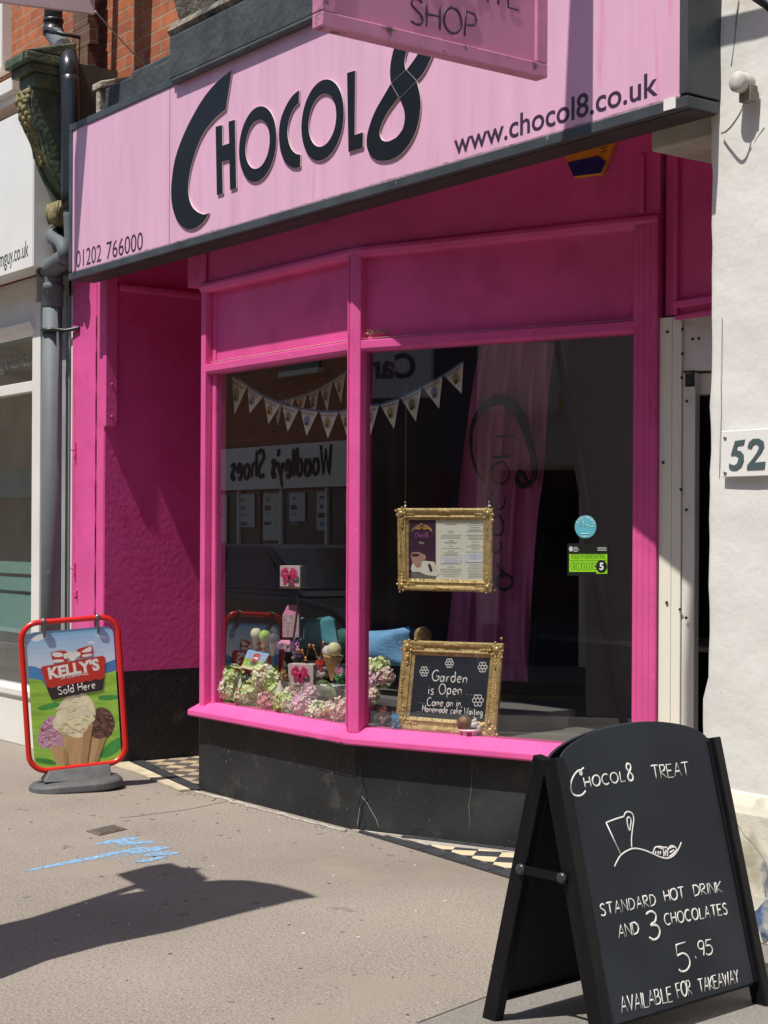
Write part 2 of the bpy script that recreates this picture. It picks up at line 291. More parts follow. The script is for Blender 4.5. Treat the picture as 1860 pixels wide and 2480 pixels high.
# ------------------------------------------------------------ hand lettering (strokes)
def arc(cx, cy, rx, ry, a0, a1, n=12): return [(cx+rx*math.cos(R_(a0+(a1-a0)*i/n)), cy+ry*math.sin(R_(a0+(a1-a0)*i/n))) for i in range(n+1)]
G = {
 'A': (.62, [[(0, 0), (.31, 1), (.62, 0)], [(.1, .36), (.52, .36)]]),
 'B': (.55, [[(0, 0), (0, 1), (.32, .97), (.43, .76), (.32, .56), (0, .52), (.38, .5), (.53, .27), (.38, .04), (0, 0)]]),
 'C': (.66, [arc(.38, .5, .38, .5, 48, 312)]), 'D': (.6, [[(0, 0), (0, 1), (.3, .95), (.55, .7), (.58, .4), (.4, .1), (0, 0)]]),
 'E': (.5, [[(.48, 1), (0, 1), (0, 0), (.5, 0)], [(0, .52), (.4, .52)]]), 'F': (.48, [[(.48, 1), (0, 1), (0, 0)], [(0, .52), (.38, .52)]]),
 'G': (.68, [arc(.38, .5, .38, .5, 50, 340)+[(.72, .45), (.42, .45)]]),
 'H': (.55, [[(0, 0), (0, 1)], [(.55, 0), (.55, 1)], [(0, .5), (.55, .52)]]), 'I': (.08, [[(.04, 0), (.04, 1)]]),
 'K': (.52, [[(0, 0), (0, 1)], [(.5, 1), (.02, .45), (.54, 0)]]), 'L': (.46, [[(0, 1), (0, 0), (.46, .02)]]),
 'N': (.58, [[(0, 0), (0, 1), (.56, 0), (.56, 1)]]), 'O': (.74, [arc(.37, .5, .37, .5, 90, 450, 18)]),
 'R': (.52, [[(0, 0), (0, 1), (.34, .96), (.45, .75), (.34, .54), (0, .48), (.52, 0)]]),
 'S': (.5, [[(.48, .87), (.3, 1), (.08, .92), (.05, .7), (.25, .54), (.45, .36), (.46, .12), (.26, 0), (.0, .1)]]),
 'T': (.64, [[(0, 1), (.64, 1)], [(.32, 1), (.32, 0)]]), 'V': (.56, [[(0, 1), (.28, 0), (.56, 1)]]), 'W': (.8, [[(0, 1), (.2, 0), (.4, .8), (.6, 0), (.8, 1)]]),
 'X': (.5, [[(0, 0), (.5, 1)], [(0, 1), (.5, 0)]]), 'Y': (.5, [[(0, 1), (.25, .5), (.5, 1)], [(.25, .5), (.25, 0)]]), '&': (.6, [[(.55, 0), (.1, .75), (.25, 1), (.4, .8), (.05, .3), (.2, 0), (.5, .35)]]),
 '@': (.9, [arc(.45, .4, .18, .22, 0, 360, 10), arc(.45, .45, .42, .5, -20, 300, 14)]),
 '3': (.5, [[(.02, .92), (.25, 1), (.45, .85), (.38, .62), (.15, .52), (.42, .46), (.52, .25), (.4, .04), (.18, -.02), (0, .1)]]),
 '5': (.5, [[(.48, 1), (.08, .97), (.03, .58)], [(.03, .58), (.3, .62), (.48, .44), (.48, .18), (.3, 0), (.08, .0), (0, .1)]]),
 '8': (.48, [[(.24, .52), (.06, .72), (.1, .95), (.26, 1), (.42, .92), (.42, .72), (.24, .52), (.04, .28), (.08, .05), (.24, 0), (.42, .06), (.46, .28), (.24, .52)]]),
 '9': (.46, [arc(.22, .72, .22, .28, 0, 360, 14)+[(.42, .3), (.36, 0)]]), '.': (.1, [[(.04, 0), (.06, .03)]]), ',': (.12, [[(.06, .03), (.02, -.14)]]), '-': (.3, [[(0, .45), (.3, .45)]]),
 'P': (.5, [[(0, 0), (0, 1), (.36, .96), (.48, .74), (.36, .52), (0, .46)]]), 'M': (.7, [[(0, 0), (.06, 1), (.35, .3), (.64, 1), (.7, 0)]]), 'U': (.56, [[(0, 1), (0, .25), (.15, 0), (.4, 0), (.56, .25), (.56, 1)]]),
 'y': (.4, [[(0, .5), (.2, .02)], [(.4, .52), (.06, -.4)]]), 'u': (.4, [[(0, .5), (.03, .1), (.18, 0), (.36, .12), (.38, .5), (.4, 0)]]), 'v': (.4, [[(0, .5), (.2, 0), (.4, .5)]]), 'b': (.42, [[(0, 1), (0, 0)], arc(.2, .27, .2, .27, 180, -180, 12)]), 'f': (.3, [[(.28, .95), (.14, .9), (.12, 0)], [(0, .52), (.26, .52)]]),
 'a': (.48, [arc(.17, .25, .17, .25, 40, 360, 12)+[(.36, .56), (.37, .06), (.47, 0)]]), 'c': (.38, [arc(.22, .27, .21, .27, 50, 310)]),
 'd': (.44, [arc(.2, .27, .2, .27, 30, 360, 12), [(.4, 1), (.42, 0)]]), 'e': (.42, [[(.02, .27), (.4, .3)]+arc(.2, .27, .2, .27, 10, 310)]),
 'g': (.42, [arc(.2, .27, .2, .27, 30, 360, 12), [(.4, .52), (.4, -.25), (.2, -.4), (.0, -.28)]]), 'h': (.4, [[(0, 1), (0, 0)], [(0, .35), (.18, .53), (.36, .42), (.38, 0)]]),
 'i': (.08, [[(.04, .5), (.04, 0)], [(.04, .72), (.05, .75)]]), 'k': (.36, [[(0, 1), (0, 0)], [(.34, .52), (.02, .25), (.36, 0)]]), 'l': (.08, [[(.04, 1), (.04, 0)]]),
 'm': (.6, [[(0, .5), (0, 0)], [(0, .38), (.14, .52), (.27, .4), (.28, 0)], [(.28, .38), (.43, .52), (.56, .4), (.58, 0)]]), 'n': (.38, [[(0, .5), (0, 0)], [(0, .36), (.17, .53), (.34, .42), (.36, 0)]]),
 'o': (.44, [arc(.22, .27, .22, .27, 90, 450, 14)]), 'p': (.42, [[(0, .5), (0, -.4)], arc(.2, .27, .2, .27, 180, -180, 12)]), 'r': (.28, [[(0, .5), (0, 0)], [(0, .32), (.12, .5), (.27, .5)]]),
 's': (.34, [[(.32, .46), (.16, .54), (.03, .42), (.3, .16), (.2, 0), (0, .06)]]), 't': (.3, [[(.14, .85), (.14, .06), (.28, 0)], [(0, .56), (.28, .56)]]), 'w': (.56, [[(0, .5), (.14, 0), (.28, .42), (.42, 0), (.56, .5)]]),
}
def chalk(mb, s, a, b, n, h, r, jit=.012, gap=.2, m=0):
    """hand-drawn stroke lettering between baseline points a and b, cap height h"""
    a, b, n = V(a), V(b), V(n); W = 0
    for c in s: W += (.42 if c == ' ' else G[c][0]+gap)
    W -= gap; L = (b-a).length; ex = (b-a).normalized(); ey = n.cross(ex).normalized(); sx = L/W; x = 0
    for c in s:
        if c == ' ': x += .42; continue
        gw, st = G[c]; dy = random.uniform(-jit, jit)*2; sl_ = random.uniform(-.03, .05)
        for p in st:
            pts = [a+ex*((x+px+sl_*py)*sx)+ey*((py+dy)*h)+n*(r*.15) for px, py in p]
            rs = random.uniform(.82, 1.15)
            q_ = smooth(pts, 4) if c in '3S89s' or (c == '5' and len(pts) > 3) else [pts[0].lerp(pts[-1], t/4) for t in range(5)] if len(pts) == 2 else pts
            L_ = len(q_); mb.tube(q_, [r*rs*(.62 if i in (0, L_-1) else random.uniform(.8, 1.15)) for i in range(L_)], 6, m, flat=n)
        x += gw+gap
def word_split(s, a, b, gap=.2):
    W = sum((.42 if c == ' ' else G[c][0]+gap) for c in s)-gap; x = 0; out = []
    for wd in s.split(' '):
        w_ = sum(G[c][0]+gap for c in wd)-gap; out.append((a.lerp(b, x/W), a.lerp(b, (x+w_)/W), wd)); x += w_+gap+.42
    return out
def stroke(mb, pts, r, n, m=0, sub=3):
    mb.tube(smooth(pts, sub), r, 6, m, flat=V(n))
def smooth(pts, sub=4):
    P = [V(p) for p in pts]; out = []
    if len(P) < 3: return P
    for i in range(len(P)-1):
        p0 = P[max(i-1, 0)]; p1 = P[i]; p2 = P[i+1]; p3 = P[min(i+2, len(P)-1)]
        for k in range(sub):
            t = k/sub; out.append(.5*((2*p1)+(p2-p0)*t+(2*p0-5*p1+4*p2-p3)*t*t+(3*p1-p0-3*p2+p3)*t**3))
    out.append(P[-1]); return out
def smooth_loop(pts, sub=4):
    P = [V(p) for p in pts]; n = len(P); out = []
    for i in range(n):
        p0, p1, p2, p3 = P[i-1], P[i], P[(i+1) % n], P[(i+2) % n]
        for k in range(sub):
            t = k/sub; out.append(.5*((2*p1)+(p2-p0)*t+(2*p0-5*p1+4*p2-p3)*t*t+(3*p1-p0-3*p2+p3)*t**3))
    return out
def clip(poly, ref):   # Sutherland-Hodgman in plan, ref counter-clockwise
    out = list(poly)
    for i in range(len(ref)):
        a, b = ref[i], ref[(i+1) % len(ref)]; inp, out = out, []
        side = lambda p: (b[0]-a[0])*(p[1]-a[1])-(b[1]-a[1])*(p[0]-a[0])
        for j in range(len(inp)):
            p, q = inp[j-1], inp[j]; sp, sq = side(p), side(q)
            if (sp >= 0) != (sq >= 0):
                t = sp/(sp-sq); out.append((p[0]+(q[0]-p[0])*t, p[1]+(q[1]-p[1])*t))
            if sq >= 0: out.append(q)
        if not out: return []
    return out

# ============================================================ GROUND
g = MB(); g.quad((-300, -300, -.13), (300, -300, -.13), (300, 300, -.13), (-300, 300, -.13)); tag(g.build('road', ROAD), kind='structure')
g = MB(); g.box(-60, 40, .75, 5.6, -.125, 0); tag(g.build('pavement', ASPH), kind='structure')
g = MB(); g.box(-60, 40, .60, .75, -.125, .004); tag(g.build('kerb', KERB, bevel=.012), kind='structure')
g = MB(); g.box(-60, 40, -6.2, -3.9, -.125, 0); tag(g.build('opposite_pavement', ASPH2), kind='structure')
g = MB()
for y in (.32, .08, -3.35, -3.6): g.quad((-60, y, -.126), (40, y, -.126), (40, y+.09, -.126), (-60, y+.09, -.126))
tag(g.build('road_marking', YEL), kind='structure')
# tarmac reinstatement patch in the foreground, with its joint
pa = [PZ(*p, .004) for p in ((1010, 2478), (1235, 2392), (1420, 2330), (1700, 2290), (1858, 2262))]
g = MB(); bot = [p+V((1.9, -1.6, 0)) for p in pa]
g.add(pa+bot, [(0, 1, 6, 5), (1, 2, 7, 6), (2, 3, 8, 7), (3, 4, 9, 8)])
tag(g.build('pavement_patch', ASPH2), kind='structure')

# ============================================================ SHOP
P0 = V((-8.70, 5.05, 0)); P1 = V((-7.07, 5.05, 0)); D2 = V((math.cos(R_(21)), math.sin(R_(21)), 0)); N2 = V((D2.y, -D2.x, 0))
PE = P1+D2*1.752
def rp(s_, o=0., z=0.): return P1+D2*s_+N2*o+UP*z          # right pane: along, outward, up
PATH = [P0, P1, PE]
NF = V((0, -1, 0))
shop = thing('chocolate_shop', 'shop front painted bright pink with a black base and two big angled windows', 'shop', (-7.07, 5.3, 0))
# stallriser
m = MB(); m.sweep([P0, P1, PE], [(-.02, -.02), (-.02, .472), (-.2, .472), (-.2, -.02)])
m.box(-8.76, -8.5, 5.075, 6.5, -.02, .472)
m.build('stallriser', BLK, shop, bevel=.006)
m = MB()
for pts in ([(876, 1822), (872, 1870), (880, 1905), (869, 1940), (876, 1975), (864, 2012)],):
    pl = [PY(u, v, 5.066) for u, v in pts]; m.tube(pl, [.0014, .003, .002, .0026, .0018, .0012], 5)
m.build('crack', flat('deep_crack', (.006, .006, .006), .9), shop)
m = MB()
q = Pl(rp(0, -.018), N2)
m.tube([q(*zH(x, y)) for x, y in ((650, 540), (668, 560), (690, 590), (712, 630), (735, 670), (745, 700), (760, 750))], [.0006, .0014, .001, .0012, .0015, .001, .0006], 5)
m.build('plaster_crack', flat('pale_plaster', (.42, .39, .33), .9), shop); m = MB()
m.tube([q(*zH(x, y)) for x, y in ((1290, 390), (1283, 450), (1280, 520), (1268, 600), (1275, 680), (1265, 800))], .0008, 5)
m.build('plaster_crack', MATS['pale_plaster'], shop); m = MB()
m.tube([PY(*zH(x, y), 5.068) for x, y in ((645, 590), (638, 640), (630, 690), (628, 735))], [.0006, .0016, .0025, .0016], 5)
m.build('plaster_crack', flat('pale_plaster', (.42, .39, .33), .9), shop)
m = MB(); rr = random.Random(3)
pts = [P0+V((x*1.63/24, -.035-rr.uniform(0, .03), .004)) for x in range(25)]
m.tube(pts, [rr.uniform(.005, .015) for _ in pts], 5); pts = [rp(x*1.7/20, -.005, .002) for x in range(21)]; m.tube(pts, [rr.uniform(.004, .009) for _ in pts], 5)
m.build('mortar_fillet', GROUT, shop)
# sill
m = MB(); m.sweep([P0+V((-.04, 0, 0)), P1, PE], [(.065, .470), (.07, .480), (.068, .508), (-.045, .556), (-.14, .556), (-.14, .470)]); m.build('sill', PINK, shop, bevel=.006)
m = MB(); rr = random.Random(6)
for (xa, xb, za, zb2) in ((-7.42, -7.30, .472, .486), (-7.28, -7.12, .472, .482), (-7.10, -7.05, .472, .49)):
    n_ = 9; top = [V((xa+(xb-xa)*k/n_, 4.9785, za+(zb2-za)*rr.uniform(.1, 1)*math.sin(math.pi*k/n_))) for k in range(n_+1)]
    m.prism([V((xb, 4.9785, za-.001)), V((xa, 4.9785, za-.001))]+top, V((0, -.0012, 0)))
m.build('flaked_paint', flat('bare_black_timber', (.02, .016, .016), .9), shop)
# posts
def post(name, c, a, b, z0, z1): 
    m_ = MB(); m_.obox(c+UP*(z0+z1)/2, a, b, UP*(z1-z0)/2); return m_.build(name, PINK, shop, bevel=.005)
post('window_post', P0+V((.03, .045, 0)), V((.028, 0, 0)), V((0, .055, 0)), .5, 3.14)
post('window_post', P0+V((.085, .075, 0)), V((.02, 0, 0)), V((0, .04, 0)), .5, 3.09)
m = MB()
m.add([P1+V((-.046, -.012, .53)), P1+V((.0, -.022, .53)), rp(.045, .012, .53), rp(.045, -.09, .53), P1+V((-.046, .1, .53)), P1+V((-.046, -.012, 3.12)), P1+V((.0, -.022, 3.12)), rp(.045, .012, 3.12), rp(.045, -.09, 3.12), P1+V((-.046, .1, 3.12))],
      [(0, 1, 6, 5), (1, 2, 7, 6), (2, 3, 8, 7), (3, 4, 9, 8), (4, 0, 5, 9), (0, 1, 2, 3, 4), (5, 6, 7, 8, 9)])
m.build('mullion', PINK, shop, bevel=.006)
m = MB(); m.box(-7.105, -7.095, 5.024, 5.05, .56, 3.1); m.build('mullion_bead', PINK, shop, bevel=.004)
m = MB()
m.obox(rp(1.69, -.04, 1.82), D2*.062, N2*.055, UP*1.3)
for k in range(4): m.obox(rp(1.642+.031*k, .0145, 1.82), D2*.011, N2*.0025, UP*1.28)
m.build('fluted_pilaster', PINK, shop, bevel=.004)
# rails
m = MB(); m.sweep([P0, P1, PE], [(.0, 2.585), (.008, 2.60), (.008, 2.642), (-.05, 2.652), (-.10, 2.652), (-.10, 2.585)]); m.build('transom', PINK, shop, bevel=.004)
m = MB(); m.sweep([P0+V((-.01, 0, 0)), P1, PE], [(.0, 3.088), (.012, 3.10), (.022, 3.122), (.018, 3.142), (.0, 3.15), (-.10, 3.15), (-.10, 3.088)]); m.build('top_rail', PINK, shop, bevel=.004)
m = MB(); m.sweep([P0, P1, PE], [(-.045, 2.64), (-.045, 3.09), (-.09, 3.09), (-.09, 2.64)]); m.build('upper_panel', PINK, shop)
m = MB(); m.sweep([P0+V((-.2, 0, 0)), P1, PE], [(-.01, 3.15), (-.01, 3.62), (-.09, 3.62), (-.09, 3.15)]); m.build('header_board', PINK, shop)
m = MB(); m.obox(rp(1.665, .004, 3.3), D2*.012, N2*.012, UP*.14); m.build('cover_strip', PINK, shop, bevel=.003)
m = MB(); m.obox(P0+V((.02, -.006, 3.25)), V((.035, 0, 0)), V((0, .008, 0)), UP*.09); m.build('cover_strip', PINK, shop, bevel=.003)
m = MB(); m.tube([P0+V((.11, -.004+.0, 2.652)), P0+V((.8, -.004, 2.650)), P1+V((-.05, -.004, 2.651))], .0035, 5); m.tube([rp(.05, .0, 2.652), rp(.7, .0, 2.650), rp(1.62, .0, 2.651)], .002, 5)
m.build('dust_line', flat('ledge_dust', (.42, .26, .24), .9, .4, 40), shop)
# dry tuft caught on the ledge
m = MB(); c0 = rp(.09, -.03, 2.672); rr = random.Random(5)
for k in range(60):
    d = V((rr.uniform(-1, 1), rr.uniform(-.6, .6), rr.uniform(.2, 1))).normalized()*rr.uniform(.03, .07); s0 = c0+D2*rr.uniform(-.03, .09)
    m.tube([s0, s0+d*.6, s0+d+V((0, 0, -.012))], .0012, 4)
tag(m.build('dry_grass_tuft', flat('dry_straw', (.42, .30, .22), .9)), 'dry straw tuft caught in the corner of the pink transom ledge', 'debris')
# glass
m = MB(); m.quad((-8.64, 5.10, .55), (-7.11, 5.10, .55), (-7.11, 5.10, 2.60), (-8.64, 5.10, 2.60)); m.build('window_pane', GLASS, shop)
m = MB(); m.quad(rp(.04, -.05, .55), rp(1.65, -.05, .55), rp(1.65, -.05, 2.60), rp(.04, -.05, 2.60)); m.build('window_pane', GLASS, shop)
# display bed inside the window
m = MB(); bed = [V((-8.70, 5.11, 0)), V((-7.08, 5.11, 0)), rp(1.66, -.06)]; back = [V((-5.46, 6.35, 0)), V((-6.48, 6.35, 0)), V((-6.48, 5.62, 0)), V((-8.70, 5.60, 0))]
m.prism([p+UP*.545 for p in bed+back], UP*-.03); m.build('display_shelf', BED, shop)
# pier and recess on the left
m = MB()
m.box(-10.53, -10.155, 5.05, 5.42, .0, 3.42); m.box(-10.15, -10.04, 5.053, 5.42, .0, 3.42)
m.build('pier', PINK, shop, bevel=.008)
m = MB(); m.tube([(-10.152, 5.05, z*.1) for z in range(4, 32)], [.0035+.002*math.sin(z*2.1) for z in range(4, 32)], 5)
m.tube([(-10.478, 5.05, z*.1) for z in range(4, 30)], [.0014+.001*math.sin(z*3.1) for z in range(4, 30)], 5)
m.build('joint_gap', flat('dark_joint', (.10, .008, .03), .9), shop)
m = MB(); m.box(-10.575, -10.532, 5.062, 5.3, 0, 3.3); m.build('edge_strip', WHITEW, shop, bevel=.006)
for z, hh in ((2.18, .12), (1.34, .10), (1.17, .05)):
    x = PY(185, 1000, 5.05).x+(.03 if z < 1.2 else 0)
    m = MB(); m.box(x-.006, x+.006, 5.034, 5.052, z-hh/2, z+hh/2); m.box(x-.045, x+.004, 5.03, 5.051, z+hh*.02, z+hh*.02+.012); m.tube([(x, 5.035, z-hh*.5), (x, 5.035, z-hh*.1)], .008, 8)
    m.build('gate_hinge', PINK, shop, bevel=.002)
m = MB(); m.box(-10.3, -10.034, 5.062, 6.6, .64, 3.58); m.build('recess_wall', PINKR, shop)
m = MB(); m.box(-10.3, -10.030, 5.057, 6.6, -.02, .64); m.build('recess_wall_base', BLK, shop)
m = MB(); m.box(-10.04, -9.990, 5.044, 5.13, 2.33, 3.56); m.build('boxed_conduit', PINK, shop, bevel=.004)
m = MB()
for z in (2.40, 2.62, 2.9): m = MB(); m.ball((-9.990, 5.09, z), .008, 8, 5); m.build('screw_head', PINK, shop)
m = MB(); m.box(-10.04, -9.95, 5.14, 6.5, 3.27, 3.31); m.build('ledge', PINK, shop, bevel=.01)
m = MB(); m.box(-8.77, -8.72, 5.10, 6.5, .47, 3.58); m.build('bay_return', PINK, shop)
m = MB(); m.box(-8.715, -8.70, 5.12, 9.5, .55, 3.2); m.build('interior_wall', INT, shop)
dr = MB(); dr.box(-10.0, -8.72, 6.5, 6.56, .1, 3.4); dr = dr.build('side_door', PINK, shop)
m = MB(); 
for x in (-9.85, -9.3):
    for z in (.3, 1.2): m.frame([(x, 6.5, z+.75), (x+.45, 6.5, z+.75), (x+.45, 6.5, z), (x, 6.5, z)], NF, [(0, 0), (0, .02), (.03, .02), (.03, 0)])
m.build('door_panel', PINK, dr); m = MB(); m.ball((-8.85, 6.46, 1.1), .03); m.build('door_knob', GOLDL, dr)
# door way on the right
m = MB(); m.obox(rp(1.785, -.02, 1.23), D2*.033, N2*.012, UP*1.42); m.obox(rp(1.842, -.028, 1.23), D2*.024, N2*.018, UP*1.42); m.build('door_lining', CREAM, shop, bevel=.004)
m = MB(); m.obox(rp(1.90, -.05, 1.1), D2*.032, N2*.03, UP*1.28)
m.obox(rp(1.95, -.08, 2.55), D2*.085, N2*.05, UP*.16); m.obox(rp(2.02, -.12, 2.33), D2*.12, N2*.04, UP*.05); m.build('door_frame', WHITEW, shop, bevel=.004)
m = MB()
for (u, v) in [z1(*p) for p in ((1127, 227), (1207, 213), (1207, 343), (1204, 468), (1105, 917), (1198, 1060), (1123, 1657), (1194, 1693), (1230, 593), (1228, 1167), (1226, 1738), (1261, 265), (1293, 261))]:
    p = PP(u, v, rp(1.8, -.005), N2); m = MB(); m.lathe([(.0075, 0), (.0075, .004), (.004, .006)], p, 8, N2); m.build('screw_hole', flat('rust_dark', (.04, .032, .028), .7), shop)
m = MB(); q = Pl(rp(1.9, -.019), N2); a, b = q(*z1(1221, 440)), q(*z1(1271, 515)); m.prism([a, V((b.x, b.y, a.z)), b, V((a.x, a.y, b.z))], N2*.0015)
m.build('notice_sticker', flat('black_sticker', (.015, .015, .016), .4), shop)
m = MB()
for k, y in enumerate((448, 458, 478, 490, 503)):
    text_mb(m, 'OPENING HOURS' if k == 0 else '- - - - - - -', q(*z1(1224, y)), D2, N2, .005, width=.03, lift=.002)
m.build('sticker_print', PAPER, shop)
m = MB(); m.box(-5.40, -4.4, 6.35, 6.4, .08, 2.5); dd = m.build('shop_door', flat('dark_door_paint', (.012, .012, .014), .4), shop)
m = MB(); m.tube([(-5.3, 6.3, 1.0), (-5.3, 6.28, 1.02), (-5.3, 6.28, 1.25), (-5.3, 6.3, 1.27)], .012); m.build('door_handle', STEEL, dd)
m = MB(); m.box(-5.43, -4.4, 5.72, 5.76, 2.66, 3.6); m.build('over_door_panel', PINK, shop)
m = MB(); x = PY(*zC(1195, 1200), 5.7).x
m.box(x-.012, x+.012, 5.695, 5.72, 2.66, 3.5); z_ = PY(*zC(1250, 1520), 5.7).z; m.box(x, -4.4, 5.68, 5.72, z_-.02, z_+.012); m.box(x, -4.4, 5.69, 5.72, z_-.075, z_-.055); m.build('panel_moulding', PINK, shop, bevel=.004)
m = MB(); m.box(-10.1, -4.4, 5.04, 6.6, 3.58, 3.61); m.build('canopy_soffit', PINK, shop)
# shop interior
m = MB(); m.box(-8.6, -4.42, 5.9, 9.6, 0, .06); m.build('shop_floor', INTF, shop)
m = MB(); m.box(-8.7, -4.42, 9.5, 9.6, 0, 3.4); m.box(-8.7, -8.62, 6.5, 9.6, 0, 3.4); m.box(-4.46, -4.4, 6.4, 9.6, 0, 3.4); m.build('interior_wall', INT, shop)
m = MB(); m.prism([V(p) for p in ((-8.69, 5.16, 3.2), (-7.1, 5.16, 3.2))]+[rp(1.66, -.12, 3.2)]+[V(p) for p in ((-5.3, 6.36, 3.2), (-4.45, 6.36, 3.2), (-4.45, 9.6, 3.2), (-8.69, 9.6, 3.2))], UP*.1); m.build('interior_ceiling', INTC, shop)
# upper storey
up = MB(); up.box(-9.98, -1.2, 5.22, 9.6, 3.62, 9.5); up.box(-10.45, -9.98, 5.32, 9.6, 3.62, 9.5); up.build('brick_wall', BRICK, shop)
m = MB(); x0 = PY(*zA(480, 300), 5.2).x; x1 = PY(*zA(575, 300), 5.2).x
for k in range(40): m.box(x0-.02*(k % 2), x1+.03*(k % 2), 5.19, 5.26, 4.37+.15*k, 4.515+.15*k)
m.build('brick_quoin', BRICKD, shop)
m = MB(); m.box(-9.96, -9.55, 5.0, 5.25, 4.25, 4.63); m.box(-9.54, -8.55, 4.985, 5.25, 4.25, 4.648); m.box(-9.2, -8.55, 4.965, 5.25, 4.25, 4.60); m.build('parapet_ledge', CORN, shop, bevel=.02)
m = MB(); m.box(-10.02, -9.965, 4.97, 5.3, 4.30, 4.62); m.prism([(-10.06, 4.96, 4.62), (-9.93, 4.96, 4.62), (-9.9, 5.3, 4.72), (-10.06, 5.3, 4.72)], UP*.05); m.build('parapet_end', flat('flaking_cream_stone', (.36, .32, .25), .9, .35, 12, bump=.01), shop, bevel=.01)
m = MB(); m.box(-8.63, -1.3, 4.768, 5.3, 4.345, 4.61); m.box(-8.60, -1.3, 4.762, 5.2, 4.318, 4.35); m.build('cornice', CORN, shop, bevel=.012)
m = MB(); m.sweep([V((-8.66, 5.0, 0)), V((-1.3, 5.0, 0))], [(.2, 4.61), (.23, 4.65), (.2, 4.70), (.14, 4.72), (.22, 4.95), (.32, 5.2), (.36, 6.5), (-.2, 6.5), (-.2, 4.61)]); m.build('bay_corbelling', CONC, shop)
m = MB(); m.box(-10.45, -1.2, 4.9, 9.6, 9.5, 9.7); m.build('roof', GREY, shop)
m = MB(); 
for x in (-7.6, -4.9): m = MB(); m.box(x, x+1.2, 4.63, 4.7, 6.9, 8.4); m.build('upper_window', flat('dark_glass', (.03, .035, .04), .1), shop)

# tiled thresholds
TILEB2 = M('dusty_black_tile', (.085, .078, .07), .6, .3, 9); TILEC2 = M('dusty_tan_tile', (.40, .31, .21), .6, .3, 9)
def tiles(name, region, edge_a, edge_b, side, z, ang, hole=None):
    mt = MB(); ca, sa = math.cos(ang), math.sin(ang); cx = sum(p[0] for p in region)/len(region); cy = sum(p[1] for p in region)/len(region)
    mt.add([(p[0], p[1], z-.004) for p in region], [tuple(range(len(region)))], 2)
    for i in range(-16, 17):
        for j in range(-16, 17):
            gq = []
            for a_, b_ in ((0, 0), (1, 0), (1, 1), (0, 1)):
                x_, y_ = (i+a_*.97)*side, (j+b_*.97)*side; gq.append((cx+x_*ca-y_*sa, cy+x_*sa+y_*ca))
            c = clip(gq, region)
            if len(c) > 2: mt.add([(p[0], p[1], z) for p in c], [tuple(range(len(c)))], (i+j) % 2)
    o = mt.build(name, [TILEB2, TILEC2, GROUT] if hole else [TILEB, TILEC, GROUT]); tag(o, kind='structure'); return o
fa = V((-7.03, 5.045, 0)); fb = V((-4.55, 4.86, 0)); ed = (fb-fa).normalized(); en = V((-ed.y, ed.x, 0))
r0 = fa+ed*.32+en*.10; 
tiles('checker_tiled_floor', [(r0.x, r0.y), (fb+en*.10)[:2], (-4.55, 6.2), rp(1.75, -.02)[:2], (rp(.45, .03))[:2]], 0, 0, .125, .012, math.atan2(ed.y, ed.x)+R_(45))
m = MB()
m.add([fa+UP*.004, fb+UP*.004, fb+en*.1+UP*.004, rp(.45, .03, .004), rp(.03, .02, .004)], [(0, 1, 2, 3, 4)], 1)
x = .03
while x < 2.4:
    a, b = fa+ed*x, fa+ed*(x+.19); k = .092 if x > .3 else .092*max(.3, x/.3)
    m.prism([a+UP*.005, b+UP*.005, b+en*k+UP*.005, a+en*k*.8+UP*.005], UP*.009, 0); x += .197
for k in range(7):
    a = rp(.34+k*.2, .002); b = rp(.34+k*.2+.194, .002); m.prism([p+UP*.006 for p in (a, b, b+N2*.045, a+N2*.045)], UP*.009, 0)
tag(m.build('border_tile_row', [TILEB, GROUT]), kind='structure')
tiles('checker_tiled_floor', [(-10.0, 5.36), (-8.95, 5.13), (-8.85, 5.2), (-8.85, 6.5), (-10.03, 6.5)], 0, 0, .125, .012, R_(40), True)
m = MB(); m.box(-8.84, -8.71, 5.02, 6.5, .004, .014, 0)
m.prism([(-10.04, 5.28, .004), (-8.84, 5.03, .004), (-8.84, 5.12, .004), (-10.04, 5.37, .004)], UP*.01, 0)
tag(m.build('border_tile_row', [TILEB, GROUT]), kind='structure')
m = MB(); m.prism([(-10.2, 5.10, .002), (-9.5, 5.06, .002), (-8.74, 4.93, .002), (-8.73, 5.0, .002), (-10.2, 5.29, .002)], UP*.012)
tag(m.build('worn_threshold', flat('worn_cream_threshold', (.50, .44, .31), .8, .25, 7, spots=[((.25, .22, .18), 9, .6, .15)])), kind='structure')

# ============================================================ FASCIA SIGN
YF = 4.80
fs = thing('shop_fascia_sign', 'long pale pink fascia board with big raised black lettering over the pink windows', 'shop sign', (-7.2, 4.85, 3.3))
m = MB(); m.box(-10.03, -4.49, YF+.008, 5.02, 3.37, 4.33); m.build('panel', PALEP, fs)
m = MB(); m.box(-10.075, -4.445, YF, 4.985, 3.315, 3.362); m.box(-10.075, -4.445, YF, 5.04, 4.325, 4.372); m.box(-10.075, -10.03, YF, 5.04, 3.372, 4.325); m.box(-4.49, -4.445, YF, 5.04, 3.372, 4.325)
m.build('frame', BLKF, fs, bevel=.004)
m = MB(); m.box(-10.05, -4.46, 4.835, 4.982, 3.311, 3.318); m.build('underside', UNDER, fs)
m = MB(); xs = PY(408, 400, YF).x; xs2 = PY(1098, 250, YF).x
for x in (xs,): m.box(x-.0015, x+.0015, YF+.006, YF+.01, 3.372, 4.325)
m.build('panel_seam', flat('dark_seam', (.25, .1, .2), .6), fs)  # thin dark strip marks the joint between fascia panels
m = MB(); rr = random.Random(13); gp_ = [V((-10.03+5.54*k/140, YF+.0072, 3.362+max(.002, rr.gauss(.008, .0025)+.002*math.sin(k*.3)))) for k in range(141)]
